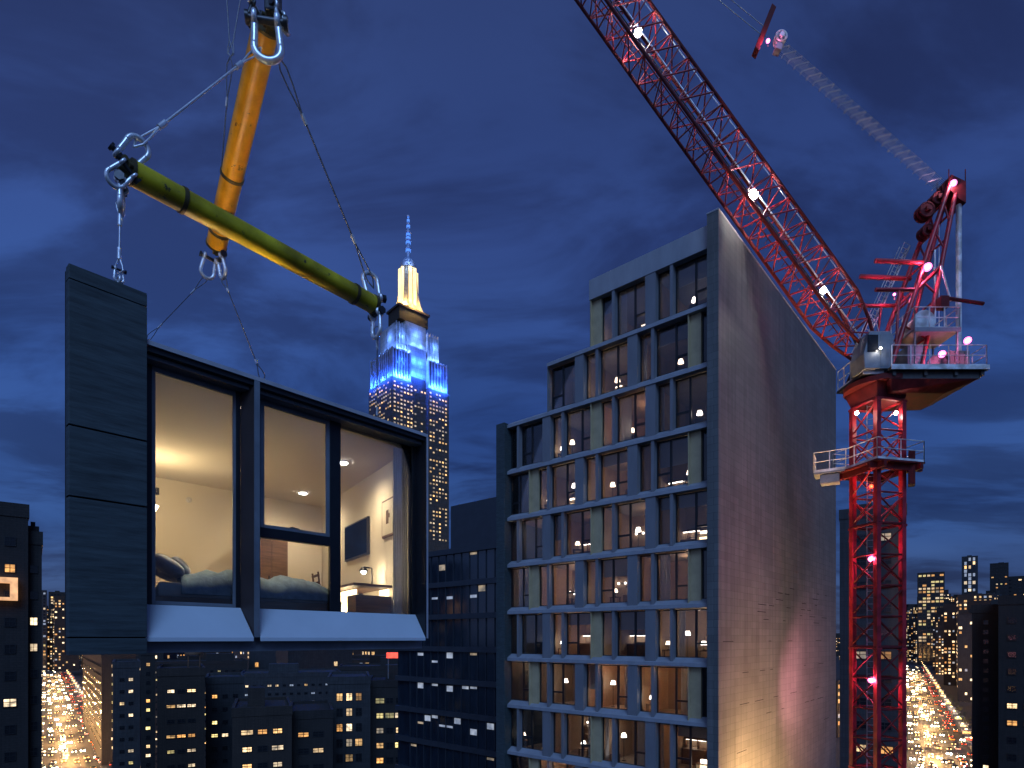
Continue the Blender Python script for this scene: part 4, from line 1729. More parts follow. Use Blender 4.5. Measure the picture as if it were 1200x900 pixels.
WH = (1, .94, .88)
PK = (1, .20, .45)
crane_lamp(P(748, 38, 30.9), WH, 'lampwhite', 260, .19)
crane_lamp(P(883, 228, 30.7), WH, 'lampwhite', 380, .21)
crane_lamp(P(965, 340, 30.8), WH, 'lampwhite', 160, .15)
crane_lamp(P(1032, 408, 29.5), WH, 'lampwhite', 4, .05)
crane_lamp(P(1022, 415, 30.2), PK, 'lamppink', 40, .09)
crane_lamp(P(1117, 215, 30.7), (1, .45, .62), 'lamppink', 70, .17)
crane_lamp(P(1087, 313, 30.4), PK, 'lamppink', 130, .20)
crane_lamp(P(1048, 345, 31.3), PK, 'lamppink', 50, .07)
crane_lamp(P(1104, 415, 29.9), PK, 'lamppink', 60, .17)
crane_lamp(P(1134, 399, 29.6), PK, 'lamppink', 60, .17)
crane_lamp(P(900, 48, 30.9), PK, 'lamppink', 60, .10)
crane_lamp(P(1021, 655, 30.5), PK, 'lamppink', 170, .15)
crane_lamp(P(1021, 797, 30.5), PK, 'lamppink', 240, .16)
crane_lamp(P(1021, 570, 30.9), (1, .08, .06), 'taillight', 60, .10)
crane_lamp(P(1021, 930, 30.5), PK, 'lamppink', 170, .10)
for px in (1004, 1050):
    point('crane_lamp', P(px, 488, 30.2 if px < 1028 else 30.4), 50, (1, .62, .55), .1)
spot('crane_lamp', P(1014, 800, 32.9), P(938, 815, 41), 5200, (1, .32, .40), 105, 1.0, .2)  # extra pink beams added behind the mast to tint the end wall
spot('crane_lamp', P(1004, 640, 33.0), P(962, 520, 45), 240, (1, .25, .34), 60, 1.0, .2)
q = MB()
for px in (1004, 1050):
    q.ball(P(px, 484, 30.7), .09)
q.build('under_deck_lamp', 'lampwhite', cr)

# ================================================================== ART DECO SKYSCRAPER
SA, SB = Vector((.752, .659, 0)), Vector((-.659, .752, 0))
S0 = Vector((-111.6, 555, 0))
es = thing('art_deco_skyscraper', 'tall stepped skyscraper, its crown floodlit blue and its spire lit amber', 'skyscraper', (S0.x, S0.y, GZ))


def sp_(u, v, z):
    return S0 + SA * u + SB * v + UP * z


def sbox(mb, u0, u1, v0, v1, z0, z1, mi=0, tap=0):
    return mb.hexa([sp_(u0, v0, z0), sp_(u1, v0, z0), sp_(u1, v1, z0), sp_(u0, v1, z0),
                    sp_(u0 + tap, v0 + tap, z1), sp_(u1 - tap, v0 + tap, z1), sp_(u1 - tap, v1 - tap, z1), sp_(u0 + tap, v1 - tap, z1)], mi)


UU, VV = 64.5, 45.0
q = MB()
sbox(q, 0, 22, 0, VV, GZ, 244)
sbox(q, 22.01, 40, 4.5, VV - 1, GZ, 252)
sbox(q, 40.01, UU, 0, VV, GZ, 244)
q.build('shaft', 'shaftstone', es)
q = MB()
sbox(q, 1.5, 21, 1.5, VV - 2, 244.01, 272)
sbox(q, 21.01, 41, 5.5, VV - 3, 252.01, 282)
sbox(q, 41.01, UU - 1.5, 1.5, VV - 2, 244.01, 272)
for (a, c) in ((1.5, 21), (41.01, UU - 1.5)):
    n_ = 6
    for i in range(n_ + 1):
        u = a + (c - a - 1.2) * i / n_
        sbox(q, u, u + 1.2, .7, 1.49, 244.02, 272.5)
for i in range(11):
    v = 1.5 + (VV - 4.7) * i / 10
    sbox(q, .7, 1.49, v, v + 1.2, 244.02, 272.5)
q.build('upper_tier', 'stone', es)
for (a, c) in ((1.5, 21), (41.01, UU - 1.5)):
    for i in range(6):
        u = a + (c - a - 1.2) * (i + .5) / 6 + .1
        q = MB()
        sbox(q, u, u + 1.0, 1.40, 1.48, 247, 271)
        q.build('window', 'dglass', es)
for i in range(10):
    v = 1.5 + (VV - 4.7) * (i + .5) / 10
    q = MB()
    sbox(q, 1.40, 1.48, v, v + 1.2, 247, 271)
    q.build('window', 'dglass', es)
q = MB()
sbox(q, 8, 21, 7, VV - 9, 272.02, 300)
sbox(q, 20, 43, 9, VV - 9, 282.02, 306)
sbox(q, 43.01, UU - 8, 7, VV - 9, 272.02, 300)
for (a, c) in ((8, 21), (43.01, UU - 8)):
    for i in range(5):
        u = a + (c - a - 1.2) * i / 4
        sbox(q, u, u + 1.2, 6.2, 6.99, 272.04, 301)
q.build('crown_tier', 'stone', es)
q = MB()
sbox(q, 15, UU - 17, 12, VV - 12, 308.01, 320)
sbox(q, 13.5, UU - 15.5, 10.5, VV - 10.5, 320.01, 322)
q.build('observation_deck', 'brickbrown', es)
# mooring mast
mu, mv = UU / 2 - 1, VV / 2
q = MB()
q.tube(sp_(mu, mv, 322.01), sp_(mu, mv, 366), 8.5, 12, 6.2)
mo = q.build('mast', 'stone', es)
for a in range(4):
    ang = R(45 + a * 90)
    dirv = SA * math.cos(ang) + SB * math.sin(ang)
    tv_ = Vector((-dirv.y, dirv.x, 0))
    c0 = sp_(mu, mv, 0)
    q = MB()
    q.prism([c0 + dirv * 5 + UP * 322.02 - tv_ * 2, c0 + dirv * 15.5 + UP * 322.02 - tv_ * 2, c0 + dirv * 12.0 + UP * 329 - tv_ * 2, c0 + dirv * 9.6 + UP * 341 - tv_ * 2, c0 + dirv * 7.8 + UP * 363 - tv_ * 2, c0 + dirv * 5 + UP * 363 - tv_ * 2], tv_ * 4)
    q.build('wing', 'stone', mo)
for a in range(4):
    ang = R(a * 90)
    dirv = SA * math.cos(ang) + SB * math.sin(ang)
    tv_ = Vector((-dirv.y, dirv.x, 0))
    c0 = sp_(mu, mv, 0)
    for s_ in (-1, 1):
        q = MB()
        q.obox(c0 + dirv * 7.0 + tv_ * (s_ * 2.4 - 1.3) + UP * 328, dirv * 2.2, tv_ * 2.6, UP * 36)
        q.build('lit_window', 'mastlit', mo)
q = MB()
q.tube(sp_(mu, mv, 366.01), sp_(mu, mv, 369.5), 7.6, 20)
q.tube(sp_(mu, mv, 369.51), sp_(mu, mv, 372), 6.6, 20)
q.ball(sp_(mu, mv, 372), 6.0, nu=20, nv=10, sc=(1, 1, .8))
q.build('dome', 'antenna', es)
q = MB()
zs = [(377, 2.2), (387, 1.9), (395, 1.9), (403, 1.5), (411, 1.1), (419, .5)]
for (a, r_), (c, r2) in zip(zs[:-1], zs[1:]):
    q.tube(sp_(mu, mv, a - .0), sp_(mu, mv, c + .01), r_, 10, r2)
    q.tube(sp_(mu, mv, c - 1.2), sp_(mu, mv, c), r_ * 1.5, 10)
an = q.build('antenna', 'antenna', es)
for z_, r_ in ((383, 2.6), (391, 2.5), (395, 2.4), (399, 2.2), (407, 1.8), (413, 1.4), (417, 1.0)):
    q = MB()
    q.tube(sp_(mu, mv, z_), sp_(mu, mv, z_ + 2.2), r_, 10)
    q.build('beacon', 'antennalit', an)
# flood lights on the setbacks
BL = (.02, .10, 1.0)
BL2 = (.10, .26, 1.0)
for (u, v, z_, en) in [(4, -1.5, 247, 1), (11, -1.5, 247, 1), (18, -1.5, 247, 1), (27, 2.0, 255, .6), (35, 2.0, 255, .6), (7.5, -1.5, 247, 1), (14.5, -1.5, 247, 1), (48, -1.5, 247, 1), (56, -1.5, 247, 1), (27, 2.5, 268, .5), (35, 2.5, 268, .5), (10, -3, 262, .5), (52, -3, 262, .5), (44, -1.5, 247, 1), (52, -1.5, 247, 1), (60, -1.5, 247, 1),
                       (-1.5, 6, 247, 1), (-1.5, 18, 247, 1), (-1.5, 30, 247, 1), (-1.5, 40, 247, 1)]:
    point('setback_flood', sp_(u, v, z_), 38000 * en, BL, .5)
for (u, v, z_) in [(9, 4.6, 274), (14, 4.6, 274), (20, 4.6, 274), (45, 4.6, 274), (51, 4.6, 274), (56, 4.6, 274), (14, 3.0, 288), (52, 3.0, 288), (4, 18, 288), (32, 5, 296), (10, 3.5, 274.5), (18, 3.5, 274.5), (48, 3.5, 274.5), (55, 3.5, 274.5), (4.5, 12, 274.5), (4.5, 24, 274.5), (28, 6.0, 285), (36, 6.0, 285)]:
    point('setback_flood', sp_(u, v, z_), 9000, BL2, .5)
for (u, v) in ((mu, mv - 15), (mu - 15, mv), (mu + 12, mv - 12), (mu - 12, mv - 12), (mu - 12, mv + 12)):
    point('spire_flood', sp_(u, v, 325), 32000, (1, .62, .16), .5)
point('spire_flood', sp_(mu - 6, mv - 12, 363), 5000, (.5, .7, 1), .5)
# windows, lit and dark
rs = random.Random(7)
wl_mesh = {}
for i in range(len(WARM)):
    for j in (0, 1, 2):
        wl_mesh[(i, j)] = None
cells = []
for rowi in range(41):
    z_ = 239 - rowi * 3.85
    band = rs.random()
    for ci in range(17):
        u = 2 + ci * 3.62
        rec = 22 < u < 40
        pr = .60 if not rec else .28
        pr *= .55 + .9 * band
        if rs.random() < pr:
            cells.append((0, u, (4.5 if rec else 0), z_))
    for ci in range(11):
        v = 2 + ci * 3.9
        if rs.random() < .5 * (.5 + band):
            cells.append((1, 0, v, z_))
vis = [c for c in cells if c[3] > 95]
rs.shuffle(vis)
RZS = math.atan2(SA.y, SA.x)


def quadbox(face, u, v, z_, mb, w_=1.9, h_=1.5, mi=0):
    if face == 0:
        sbox(mb, u, u + w_, v - .12, v - .02, z_, z_ + h_, mi)
    else:
        sbox(mb, u - .12, u - .02, v, v + w_, z_, z_ + h_, mi)


LITS = ['lit1_1', 'lit3_1', 'lit0_2', 'lit1_0', 'lit3_0', 'lit0_1']
for c in vis[:76]:
    q = MB()
    quadbox(*c, q)
    q.build('window', rs.choice(LITS), es)
q = MB()
for c in vis[76:]:
    quadbox(*c, q, mi=rs.randrange(len(LITS)))
o = q.build('window_rest', LITS, es)
o.name = 'lit_window_field'
o['kind'] = 'stuff'

# ================================================================== CITY BUILDINGS NEARBY
_cw = {}


def win_mesh(w_, h_, mt):
    key = (round(w_, 2), round(h_, 2), mt)
    if key not in _cw:
        b_ = MB()
        s_ = min(.12, w_ * .08)
        b_.box(-w_ / 2, w_ / 2, -.10, .0, -.0, s_, 0)
        b_.box(-w_ / 2, w_ / 2, -.08, .0, h_ - s_, h_, 0)
        b_.box(-w_ / 2, -w_ / 2 + s_, -.08, .0, s_, h_ - s_, 0)
        b_.box(w_ / 2 - s_, w_ / 2, -.08, .0, s_, h_ - s_, 0)
        b_.box(-s_ * .4, s_ * .4, -.07, .0, s_, h_ - s_, 0)
        b_.box(-w_ / 2 + s_, w_ / 2 - s_, -.06, .0, h_ * .52, h_ * .52 + s_ * .7, 0)
        b_.box(-w_ / 2 + s_, w_ / 2 - s_, -.03, -.005, s_, h_ - s_, 1)
        _cw[key] = b_.mesh('city_window', ['bframe', mt])
    return _cw[key]


def city(name, label, px0, px1, ytop, depth, dd, wall, yaw=None, seed=0, pw=3.0, ph=3.3, ww=1.5, wh=1.6, lit=.16, tank=False, cat='building', cool=0, lev=(0, 1, 1, 2), forced=()):
    """block whose front runs px0..px1 at this depth. yaw turns the front (radians)"""
    rg = random.Random(seed)
    if depth < 300:
        wh *= .72
        ww *= 1.08
    pxc = (px0 + px1) / 2
    x_ = (pxc - CX) / F * depth
    if yaw is None:
        yaw = -math.atan2(pxc - CX, F)                   # faces the camera
    ca, sa = math.cos(yaw), math.sin(yaw)
    # width so that the front spans the pixel range
    k0, k1 = (px0 - CX) / F, (px1 - CX) / F

    def tpx(k):
        return (k * depth - x_) / (ca - k * sa)
    a, c = tpx(k0), tpx(k1)
    w_ = c - a
    xm = (a + c) / 2
    loc = Vector((x_ + ca * xm, depth + sa * xm, GZ))
    ztop = (HY - ytop) / F * loc.y - GZ
    th = thing(name, label, cat, loc, yaw)
    q_ = MB()
    q_.box(-w_ / 2, w_ / 2, 0, dd, 0, ztop)
    q_.build('facade', wall, th, local=True)
    q_ = MB()
    t_ = .35
    q_.box(-w_ / 2 - .1, w_ / 2 + .1, -.1, t_, ztop - .9, ztop + .5)
    q_.box(-w_ / 2 - .1, w_ / 2 + .1, dd - t_, dd + .1, ztop - .9, ztop + .5)
    q_.box(-w_ / 2 - .1, -w_ / 2 + t_, t_ + .001, dd - t_ - .001, ztop - .9, ztop + .5)
    q_.box(w_ / 2 - t_, w_ / 2 + .1, t_ + .001, dd - t_ - .001, ztop - .9, ztop + .5)
    q_.build('parapet', wall, th, local=True)
    if w_ > 8:
        bx = rg.uniform(-.3, .1) * w_
        q_ = MB()
        q_.box(bx, bx + w_ * .3, dd * .3, dd * .6, ztop + .002, ztop + rg.uniform(2, 3.5))
        q_.build('bulkhead', wall, th, local=True)
    if tank:
        bx = w_ * .28
        q_ = MB()
        for sx in (-.9, .9):
            for sy in (-.9, .9):
                q_.tube((bx + sx, dd * .3 + sy, ztop), (bx + sx, dd * .3 + sy, ztop + 2.6), .09, 6)
        q_.tube((bx, dd * .3, ztop + 2.6), (bx, dd * .3, ztop + 5.2), 1.5, 14)
        q_.tube((bx, dd * .3, ztop + 5.21), (bx, dd * .3, ztop + 6.3), 1.65, 14, .05)
        q_.build('water_tank', 'wood', th, local=True)
    # camera in local coordinates
    dx, dy = -loc.x, -loc.y
    cx = ca * dx + sa * dy
    faces = ['front']
    if cx > w_ / 2:
        faces.append('right')
    if cx < -w_ / 2:
        faces.append('left')
    cells_ = []
    for fc in faces:
        ln_ = w_ if fc == 'front' else dd
        nc = max(1, int((ln_ - 1) / pw))
        mg = (ln_ - nc * pw) / 2 + pw / 2
        zrow = ztop - 1.2 - ph
        r_i = 0
        while zrow > 3 and (zrow + GZ + wh) > -175 / F * (loc.y + (0 if fc == 'front' else dd)):
            rowboost = rg.choice((.3, .6, 1, 1, 1.8))
            for i in range(nc):
                cells_.append((fc, mg + i * pw - ln_ / 2 if fc == 'front' else mg + i * pw, zrow, rg.random() < lit * rowboost, r_i, i))
            zrow -= ph
            r_i += 1
    lits = [c_ for c_ in cells_ if c_[3] or (c_[0] == 'front' and (c_[4], c_[5]) in forced)]
    darks = [c_ for c_ in cells_ if c_ not in lits]
    use = lits[:75] + darks[:max(0, 98 - len(lits[:75]))]
    for c_ in use:
        fc, s_, zrow, lt = c_[:4]
        lt = c_ in lits
        if lt:
            mt = 'coolwin' if rg.random() < cool else 'lit%d_%d' % (rg.randrange(5), rg.choice(lev))
        else:
            mt = 'dglass'
        me_ = win_mesh(ww * (rg.choice((1, 1, 1.25)) if lt else 1), wh, mt)
        if fc == 'front':
            inst(me_, 'window', th, (s_, -.002, zrow))
        elif fc == 'right':
            inst(me_, 'window', th, (w_ / 2 + .002, s_, zrow), R(90))
        else:
            inst(me_, 'window', th, (-w_ / 2 - .002, s_, zrow), R(-90))
    rest = lits[75:] + darks[max(0, 98 - len(lits[:75])):]
    if rest:
        q_ = MB()
        for c_ in rest:
            fc, s_, zrow = c_[:3]
            mi = 1 if c_ in lits else 0
            if fc == 'front':
                q_.box(s_ - ww / 2, s_ + ww / 2, -.05, -.003, zrow, zrow + wh, mi)
            elif fc == 'right':
                q_.box(w_ / 2 + .003, w_ / 2 + .05, s_ - ww / 2, s_ + ww / 2, zrow, zrow + wh, mi)
            else:
                q_.box(-w_ / 2 - .05, -w_ / 2 - .003, s_ - ww / 2, s_ + ww / 2, zrow, zrow + wh, mi)
        o_ = q_.build('window_field', ['dglass', 'lit0_1'], th, local=True)
        o_['kind'] = 'stuff'
    return th, w_, ztop


S_W = math.atan2(-(52 - CX) / F, 1)
# the dark block at the picture's edge with the glowing bay
th, w_, zt_ = city('brick_block', 'dark brick block with a big glowing orange bay high on its front', -60, 33, 592, 60, 9, 'brickdark', seed=2, pw=1.55, ph=2.75, ww=.85, wh=1.3, lit=.13, lev=(1, 1, 2))
q = MB()
bz = (HY - 703) / F * 60 - GZ
q.box(w_ / 2 - 3.4, w_ / 2 - .85, -.9, -.0, bz, bz + .3)
q.box(w_ / 2 - 3.4, w_ / 2 - .85, -.9, -.0, bz + 1.75, bz + 2.3)
q.box(w_ / 2 - 1.45, w_ / 2 - .85, -.9, -.0, bz + .301, bz + 1.749)
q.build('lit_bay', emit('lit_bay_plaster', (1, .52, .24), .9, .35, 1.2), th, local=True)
th, w_, zt_ = city('brick_block', 'narrower dark block with a stepped top standing beside the busy avenue', 30, 49, 628, 63, 10, 'brickdark', seed=5, pw=.95, ph=2.75, ww=.62, wh=1.2, lit=.14, lev=(1, 2), forced=((3, 0), (5, 1)))
q = MB()
q.box(-w_ * .4, w_ * .34, .4, 4, zt_ + .5, zt_ + 1.1)
q.box(-w_ * .2, w_ * .1, .8, 3, zt_ + 1.101, zt_ + 1.6)
q.build('roof_step', 'brickdark', th, local=True)

city('apartment_block', 'long dark block with a column of small lights, its flank along the crowded avenue', 119, 160, 768, 238, 150, 'brickdark', yaw=math.atan(546 / 700), seed=8, pw=3.6, ph=3.6, ww=1.5, wh=1.7, lit=.10, lev=(1, 1, 2), forced=[(i, 0) for i in range(14)])
city('apartment_block', 'dark block with scattered single lights behind the panel foot', 132, 164, 778, 130, 20, 'stonegrey', seed=9, pw=1.63, ph=2.6, ww=0.86, wh=1.05, lit=0.27, lev=(1, 2), forced=((0, 1), (1, 1), (3, 1), (7, 1), (8, 1), (10, 1)))
city('stair_tower', 'slim dark tower with a vertical row of yellow landing lights', 165, 182, 762, 105, 10, 'brickdark', seed=10, pw=1.16, ph=1.60, ww=0.58, wh=0.84, lit=0.50, lev=(1, 2))
city('apartment_block', 'brick apartments with paired amber windows below the narrow window sill', 184, 240, 786, 100, 18, 'brickbrown', seed=12, pw=1.52, ph=2.52, ww=1.08, wh=0.92, lit=0.42, lev=(1, 2), tank=True, forced=((3, 2), (6, 2), (8, 2), (8, 1), (11, 2)))
city('apartment_block', 'dark narrow apartments between two brick blocks with few lights', 241, 286, 796, 120, 16, 'stonegrey', seed=13, pw=1.88, ph=2.60, ww=0.94, wh=1.09, lit=0.32, lev=(0, 1, 2))
city('brick_block', 'low brick block with wide orange lit windows on two upper storeys', 272, 342, 832, 92, 16, 'brickbrown', seed=14, pw=2.17, ph=2.60, ww=1.37, wh=1.26, lit=0.50, lev=(1, 2), forced=((0, 0), (1, 0), (1, 2)))
city('brick_block', 'low block with amber windows and a bare flat roof under the wide sill', 338, 390, 836, 98, 16, 'brickdark', seed=15, pw=2.31, ph=2.69, ww=1.66, wh=1.26, lit=0.50, lev=(0, 1, 2))
city('office_block', 'dark office block with tall yellow windows in a vertical strip', 384, 434, 796, 112, 18, 'stonegrey', seed=16, pw=1.73, ph=2.86, ww=1.08, wh=2.10, lit=0.50, lev=(0, 1, 2), forced=((0, 1), (0, 2), (1, 1), (2, 1), (3, 1)))
city('office_block', 'dark block with warm lit corner rooms next to the glass office tower', 432, 481, 800, 118, 18, 'brickdark', seed=17, pw=1.88, ph=2.94, ww=1.37, wh=1.68, lit=0.45, lev=(0, 1, 2))
city('slab_block', 'broad dark slab with scattered white and amber lights, farther off under the room', 280, 400, 790, 190, 24, 'stonegrey', seed=18, pw=2.17, ph=2.69, ww=0.94, wh=1.01, lit=0.50, lev=(1, 2), cool=.35)
city('slab_block', 'broad dark roofline with clustered lights behind the office blocks', 396, 500, 782, 210, 24, 'brickdark', seed=19, pw=2.45, ph=2.69, ww=1.08, wh=1.09, lit=0.50, lev=(1, 2), cool=.4)
city('slab_block', 'distant dark slab with faint lights above the brick apartments', 176, 290, 776, 230, 24, 'brickdark', seed=20, pw=2.60, ph=2.77, ww=1.08, wh=1.09, lit=0.50, lev=(0, 1, 2))
# red sign on a roof
sg = thing('rooftop_sign', 'red glowing rooftop sign on a dark frame beside the glass tower', 'sign', P(461, 774, 116))
q = MB()
c = P(461, 768, 116)
q.box(c.x - 1.35, c.x + 1.35, c.y - .15, c.y + .15, c.z - .55, c.z + .55)
q.build('panel', 'redsign', sg, bevel=.1)
q = MB()
for s_ in (-1, 1):
    q.tube((c.x + s_, c.y, c.z - 4.5), (c.x + s_, c.y, c.z - .55), .1, 6)
q.build('frame', 'greysteel', sg)

# right side
city('dark_tower', 'dark tower behind the crane mast with a few dim lit rooms', 984, 1062, 598, 84, 20, 'stonegrey', seed=31, pw=3.0, ph=3.3, ww=1.6, wh=1.7, lit=.06, lev=(0, 1), forced=((9, 1), (10, 1)))
city('dark_tower', 'black tower with one column of small lights beside the busy road', 1139, 1172, 712, 96, 16, 'brickdark', seed=32, pw=1.35, ph=1.55, ww=.6, wh=1.0, lit=.05, lev=(2, 2), forced=[(i, 1) for i in range(1, 15)])
city('apartment_block', 'dark apartment block with scattered amber windows at the picture edge', 1170, 1290, 700, 88, 18, 'brickdark', seed=33, pw=2.0, ph=2.6, ww=1.0, wh=1.3, lit=.42, lev=(1, 2), tank=False)
city('lit_tower', 'far tower whose white lit grid rises above the skyline', 1127, 1146, 652, 1150, 40, 'stonegrey', seed=36, pw=6.5, ph=7.5, ww=3.6, wh=6.2, lit=.72, lev=(1, 2), cool=.65)
city('lit_tower', 'far broad block with a gold lit crown over the road end', 1075, 1107, 671, 1100, 50, 'brickbrown', seed=37, pw=6.5, ph=6, ww=4.6, wh=3.6, lit=.5, lev=(0, 1, 1))
city('dark_tower', 'far dark tower with sparse reddish lights on the skyline', 1160, 1182, 660, 1200, 40, 'brickdark', seed=38, pw=7, ph=7, ww=3, wh=2.4, lit=.16, lev=(1,))
city('dark_tower', 'far dark block with a row of pale lights at the picture edge', 1180, 1260, 674, 1250, 40, 'brickdark', seed=39, pw=8, ph=8, ww=4, wh=3, lit=.14, lev=(1, 2))
city('lit_tower', 'far golden lit block closing the avenue beside the dark towers', 57, 76, 694, 1000, 40, 'brickbrown', seed=40, pw=4.2, ph=4.6, ww=3.0, wh=2.8, lit=.6, lev=(1, 1, 2))
city('lit_tower', 'slim far tower with white lights beside the golden block', 49, 55, 692, 900, 30, 'stonegrey', seed=41, pw=3.6, ph=4.6, ww=2.6, wh=2.8, lit=.5, lev=(1, 1), cool=.6)

# ================================================================== GLASS OFFICE TOWER
gyaw = math.atan2(BX.y, BX.x)
G0 = Vector(((592 - CX) / F * 58, 58, GZ))
gt = thing('glass_office_tower', 'dark blue glass office tower with plain top band and strips of white office lights', 'building', G0, gyaw)
gw, gd, gtop = 14.6, 24, 13.9 - GZ
q = MB()
q.box(-gw, 0, 0, gd, 0, gtop - 4.5)
q.build('curtain_wall', 'officeglass', gt, local=True)
q = MB()
q.box(-7.6, .05, -.1, gd + .1, gtop - 4.49, gtop)
q.build('top_band', 'officeband', gt, local=True, bevel=.03)
k = 0
z_ = gtop - 4.5
rs = random.Random(77)
while z_ > 28:
    q = MB()
    ext = 0 if z_ > gtop - 12 else 2.2
    q.box(-gw - ext, .03, -.25, gd, z_ - .55, z_)
    q.build('floor_band', 'officeband', gt, local=True)
    q = MB()
    for i in range(13):
        x = -gw + .3 + i * (gw / 12.4)
        q.box(x - .04, x + .04, -.09, -.002, z_ - 3.4, z_ - .551)
    q.build('mullion', 'officeband', gt, local=True)
    for i in range(12):
        x = -gw + .36 + i * (gw / 12.4)
        lit_ = rs.random() < (.14 if k < 3 else .42)
        if lit_:
            q = MB()
            hh = rs.choice((.22, .3, .22, .6))
            zz_ = z_ - .65 - rs.choice((0, .1, .9))
            q.box(x + .06, x + gw / 12.4 - .2, -.03, -.004, zz_ - hh, zz_)
            q.build('window', 'coolwin' if rs.random() < .8 else 'lit3_0', gt, local=True)
    z_ -= 3.42
    k += 1
q = MB()
q.box(-gw - 2.2, -gw - .002, .2, gd, 0, gtop - 13.0)
q.build('side_wing', 'officeglass', gt, local=True)

# ================================================================== FAR CITY
protos = []
rp = random.Random(50)
for i in range(12):
    w_, d_, h_ = rp.uniform(18, 36), rp.uniform(18, 34), 100.0
    q = MB()
    q.box(-w_ / 2, w_ / 2, -d_ / 2, d_ / 2, 0, h_, 0)
    bxx = rp.uniform(-.3, .1) * w_
    q.box(bxx, bxx + w_ * .3, -d_ * .2, d_ * .2, h_, h_ + rp.uniform(2, 5), 0)
    if rp.random() < .5:
        q.box(-w_ * .35, w_ * .35, -d_ * .35, d_ * .35, h_ + .01, h_ + rp.uniform(6, 12), 0)
    pl = rp.uniform(.22, .5)
    zz_ = h_ - 4
    while zz_ > 3:
        rb = rp.choice((.3, .7, 1, 1.6))
        for sgn in (-1,):
            for fc in range(3):
                ln_ = w_ if fc == 0 else d_
                n_ = int(ln_ / 3.4)
                for c_ in range(n_):
                    if rp.random() < pl * rb:
                        s_ = (c_ + .5) * ln_ / n_ - ln_ / 2
                        mi = rp.randrange(1, 7)
                        ww = rp.uniform(.7, 1.15)
                        if fc == 0:
                            q.box(s_ - ww, s_ + ww, -d_ / 2 - .1, -d_ / 2 - .02, zz_, zz_ + 1.9, mi)
                        elif fc == 1:
                            q.box(w_ / 2 + .02, w_ / 2 + .1, s_ - ww, s_ + ww, zz_, zz_ + 1.9, mi)
                        else:
                            q.box(-w_ / 2 - .1, -w_ / 2 - .02, s_ - ww, s_ + ww, zz_, zz_ + 1.9, mi)
        zz_ -= 3.7
    protos.append((q.mesh('city_block', [rp.choice(('brickdark', 'stonegrey', 'brickbrown')), 'lit0_1', 'lit1_2', 'lit2_1', 'lit3_2', 'lit1_1', 'coolwin']), w_, d_))


def on_street(x, y, m_):
    for (p, d, n, hw) in ST.values():
        v = Vector((x, y, GZ)) - p
        if abs(v.dot(n)) < hw + m_:
            return True
    return False


rf = random.Random(93)
placed = []
count = 0
tries = 0
while count < 298 and tries < 9000:
    tries += 1
    # chiefly where the picture looks between the near things
    r_ = rf.random()
    px = rf.uniform(1062, 1260) if r_ < .42 else (rf.uniform(-40, 130) if r_ < .54 else rf.uniform(80, 600) if r_ < .92 else rf.uniform(-300, 1500))
    d_ = 260 + 1500 * rf.random() ** (1.3 if r_ < .54 else 1.7)
    x = (px - CX) / F * d_
    if d_ < (1250 if px > 600 else 800) and on_street(x, d_, 22):
        continue
    if any(abs(x - a) + abs(d_ - b_) < 34 for a, b_ in placed):
        continue
    if abs(x + 105) < 70 and abs(d_ - 600) < 90:
        continue
    if d_ < 420:
        hh = rf.uniform(14, 46)
    else:
        lim = 50 + (rf.choice((.02, .03, .04, .05, .06, .072)) if px > 1050 else rf.choice((-.03, -.02, -.012, -.005, 0))) * d_
        hh = max(18, lim + rf.uniform(-10, 4))
    if px < 130:
        hh = min(hh, 40) if d_ < 700 else 50 + rf.choice((.01, .03, .05, .07)) * d_
    if px > 1050 and d_ < 420:
        hh = min(hh, 46)
    me_, w_, dd_ = protos[rf.randrange(12)]
    o = bpy.data.objects.new('city_block', me_)
    COL.objects.link(o)
    o.location = (x, d_, GZ - 100 + hh)
    o.rotation_euler.z = rf.choice((S_W, S_W, -R(33), R(38), 0)) + rf.uniform(-.05, .05)
    tag(o, 'distant dark city block with scattered lit windows on the low skyline', 'building', 'distant city blocks of the skyline')
    placed.append((x, d_))
    count += 1

# ================================================================== CARS, KIOSKS, TREES AND STREET LAMPS
M['headlight_dim'] = emit('headlight_dim', (1, .62, .28), 3)
M['headlight_hot'] = emit('headlight_hot', (1, .84, .6), 30)
cm = []
for paint, hl, rr in (('carpaint', 'headlight', .30), ('taxipaint', 'headlight_dim', .34), ('white', 'headlight', .36), ('carpaint', 'headlight_hot', .40),
                      ('carpaint', 'headlight_dim', .26), ('taxipaint', 'headlight_hot', .30)):
    q = MB()
    q.prism([(-.9, -2.3, .35), (-.9, -2.3, .78), (-.9, -1.2, .92), (-.9, 2.25, .95), (-.9, 2.3, .35)], (1.8, 0, 0), 0)
    q.prism([(-.78, -1.15, .93), (-.72, -.45, 1.42), (-.72, 1.2, 1.42), (-.78, 1.9, .955)], (1.5, 0, 0), 1)
    for sx in (-.92, .74):
        for sy in (-1.4, 1.4):
            q.tube((sx, sy, .33), (sx + .18, sy, .33), .33, 12, mi=1)
    for sx in (-.62, .62):
        q.tube((sx, -2.28, .70), (sx, -2.36, .70), rr, 10, mi=2)
        q.box(sx - .25, sx + .25, 2.3, 2.34, .68, .90, 3)
    cm.append(q.mesh('car', [paint, 'black', hl, 'taillight']))
rc = random.Random(123)
q = MB()
q.tube((0, 0, 0), (0, 0, 8.2), .11, 8, .07)
q.path([(0, 0, 8.2), (.5, 0, 8.8), (2.0, 0, 9.0)], .06, 6)
lpm = q.mesh('lamp_post', 'greysteel')
q = MB()
q.ball((2.2, 0, 8.9), .42, sc=(1.2, .7, .6))
lhm = q.mesh('lamp_head', 'streetlamp')
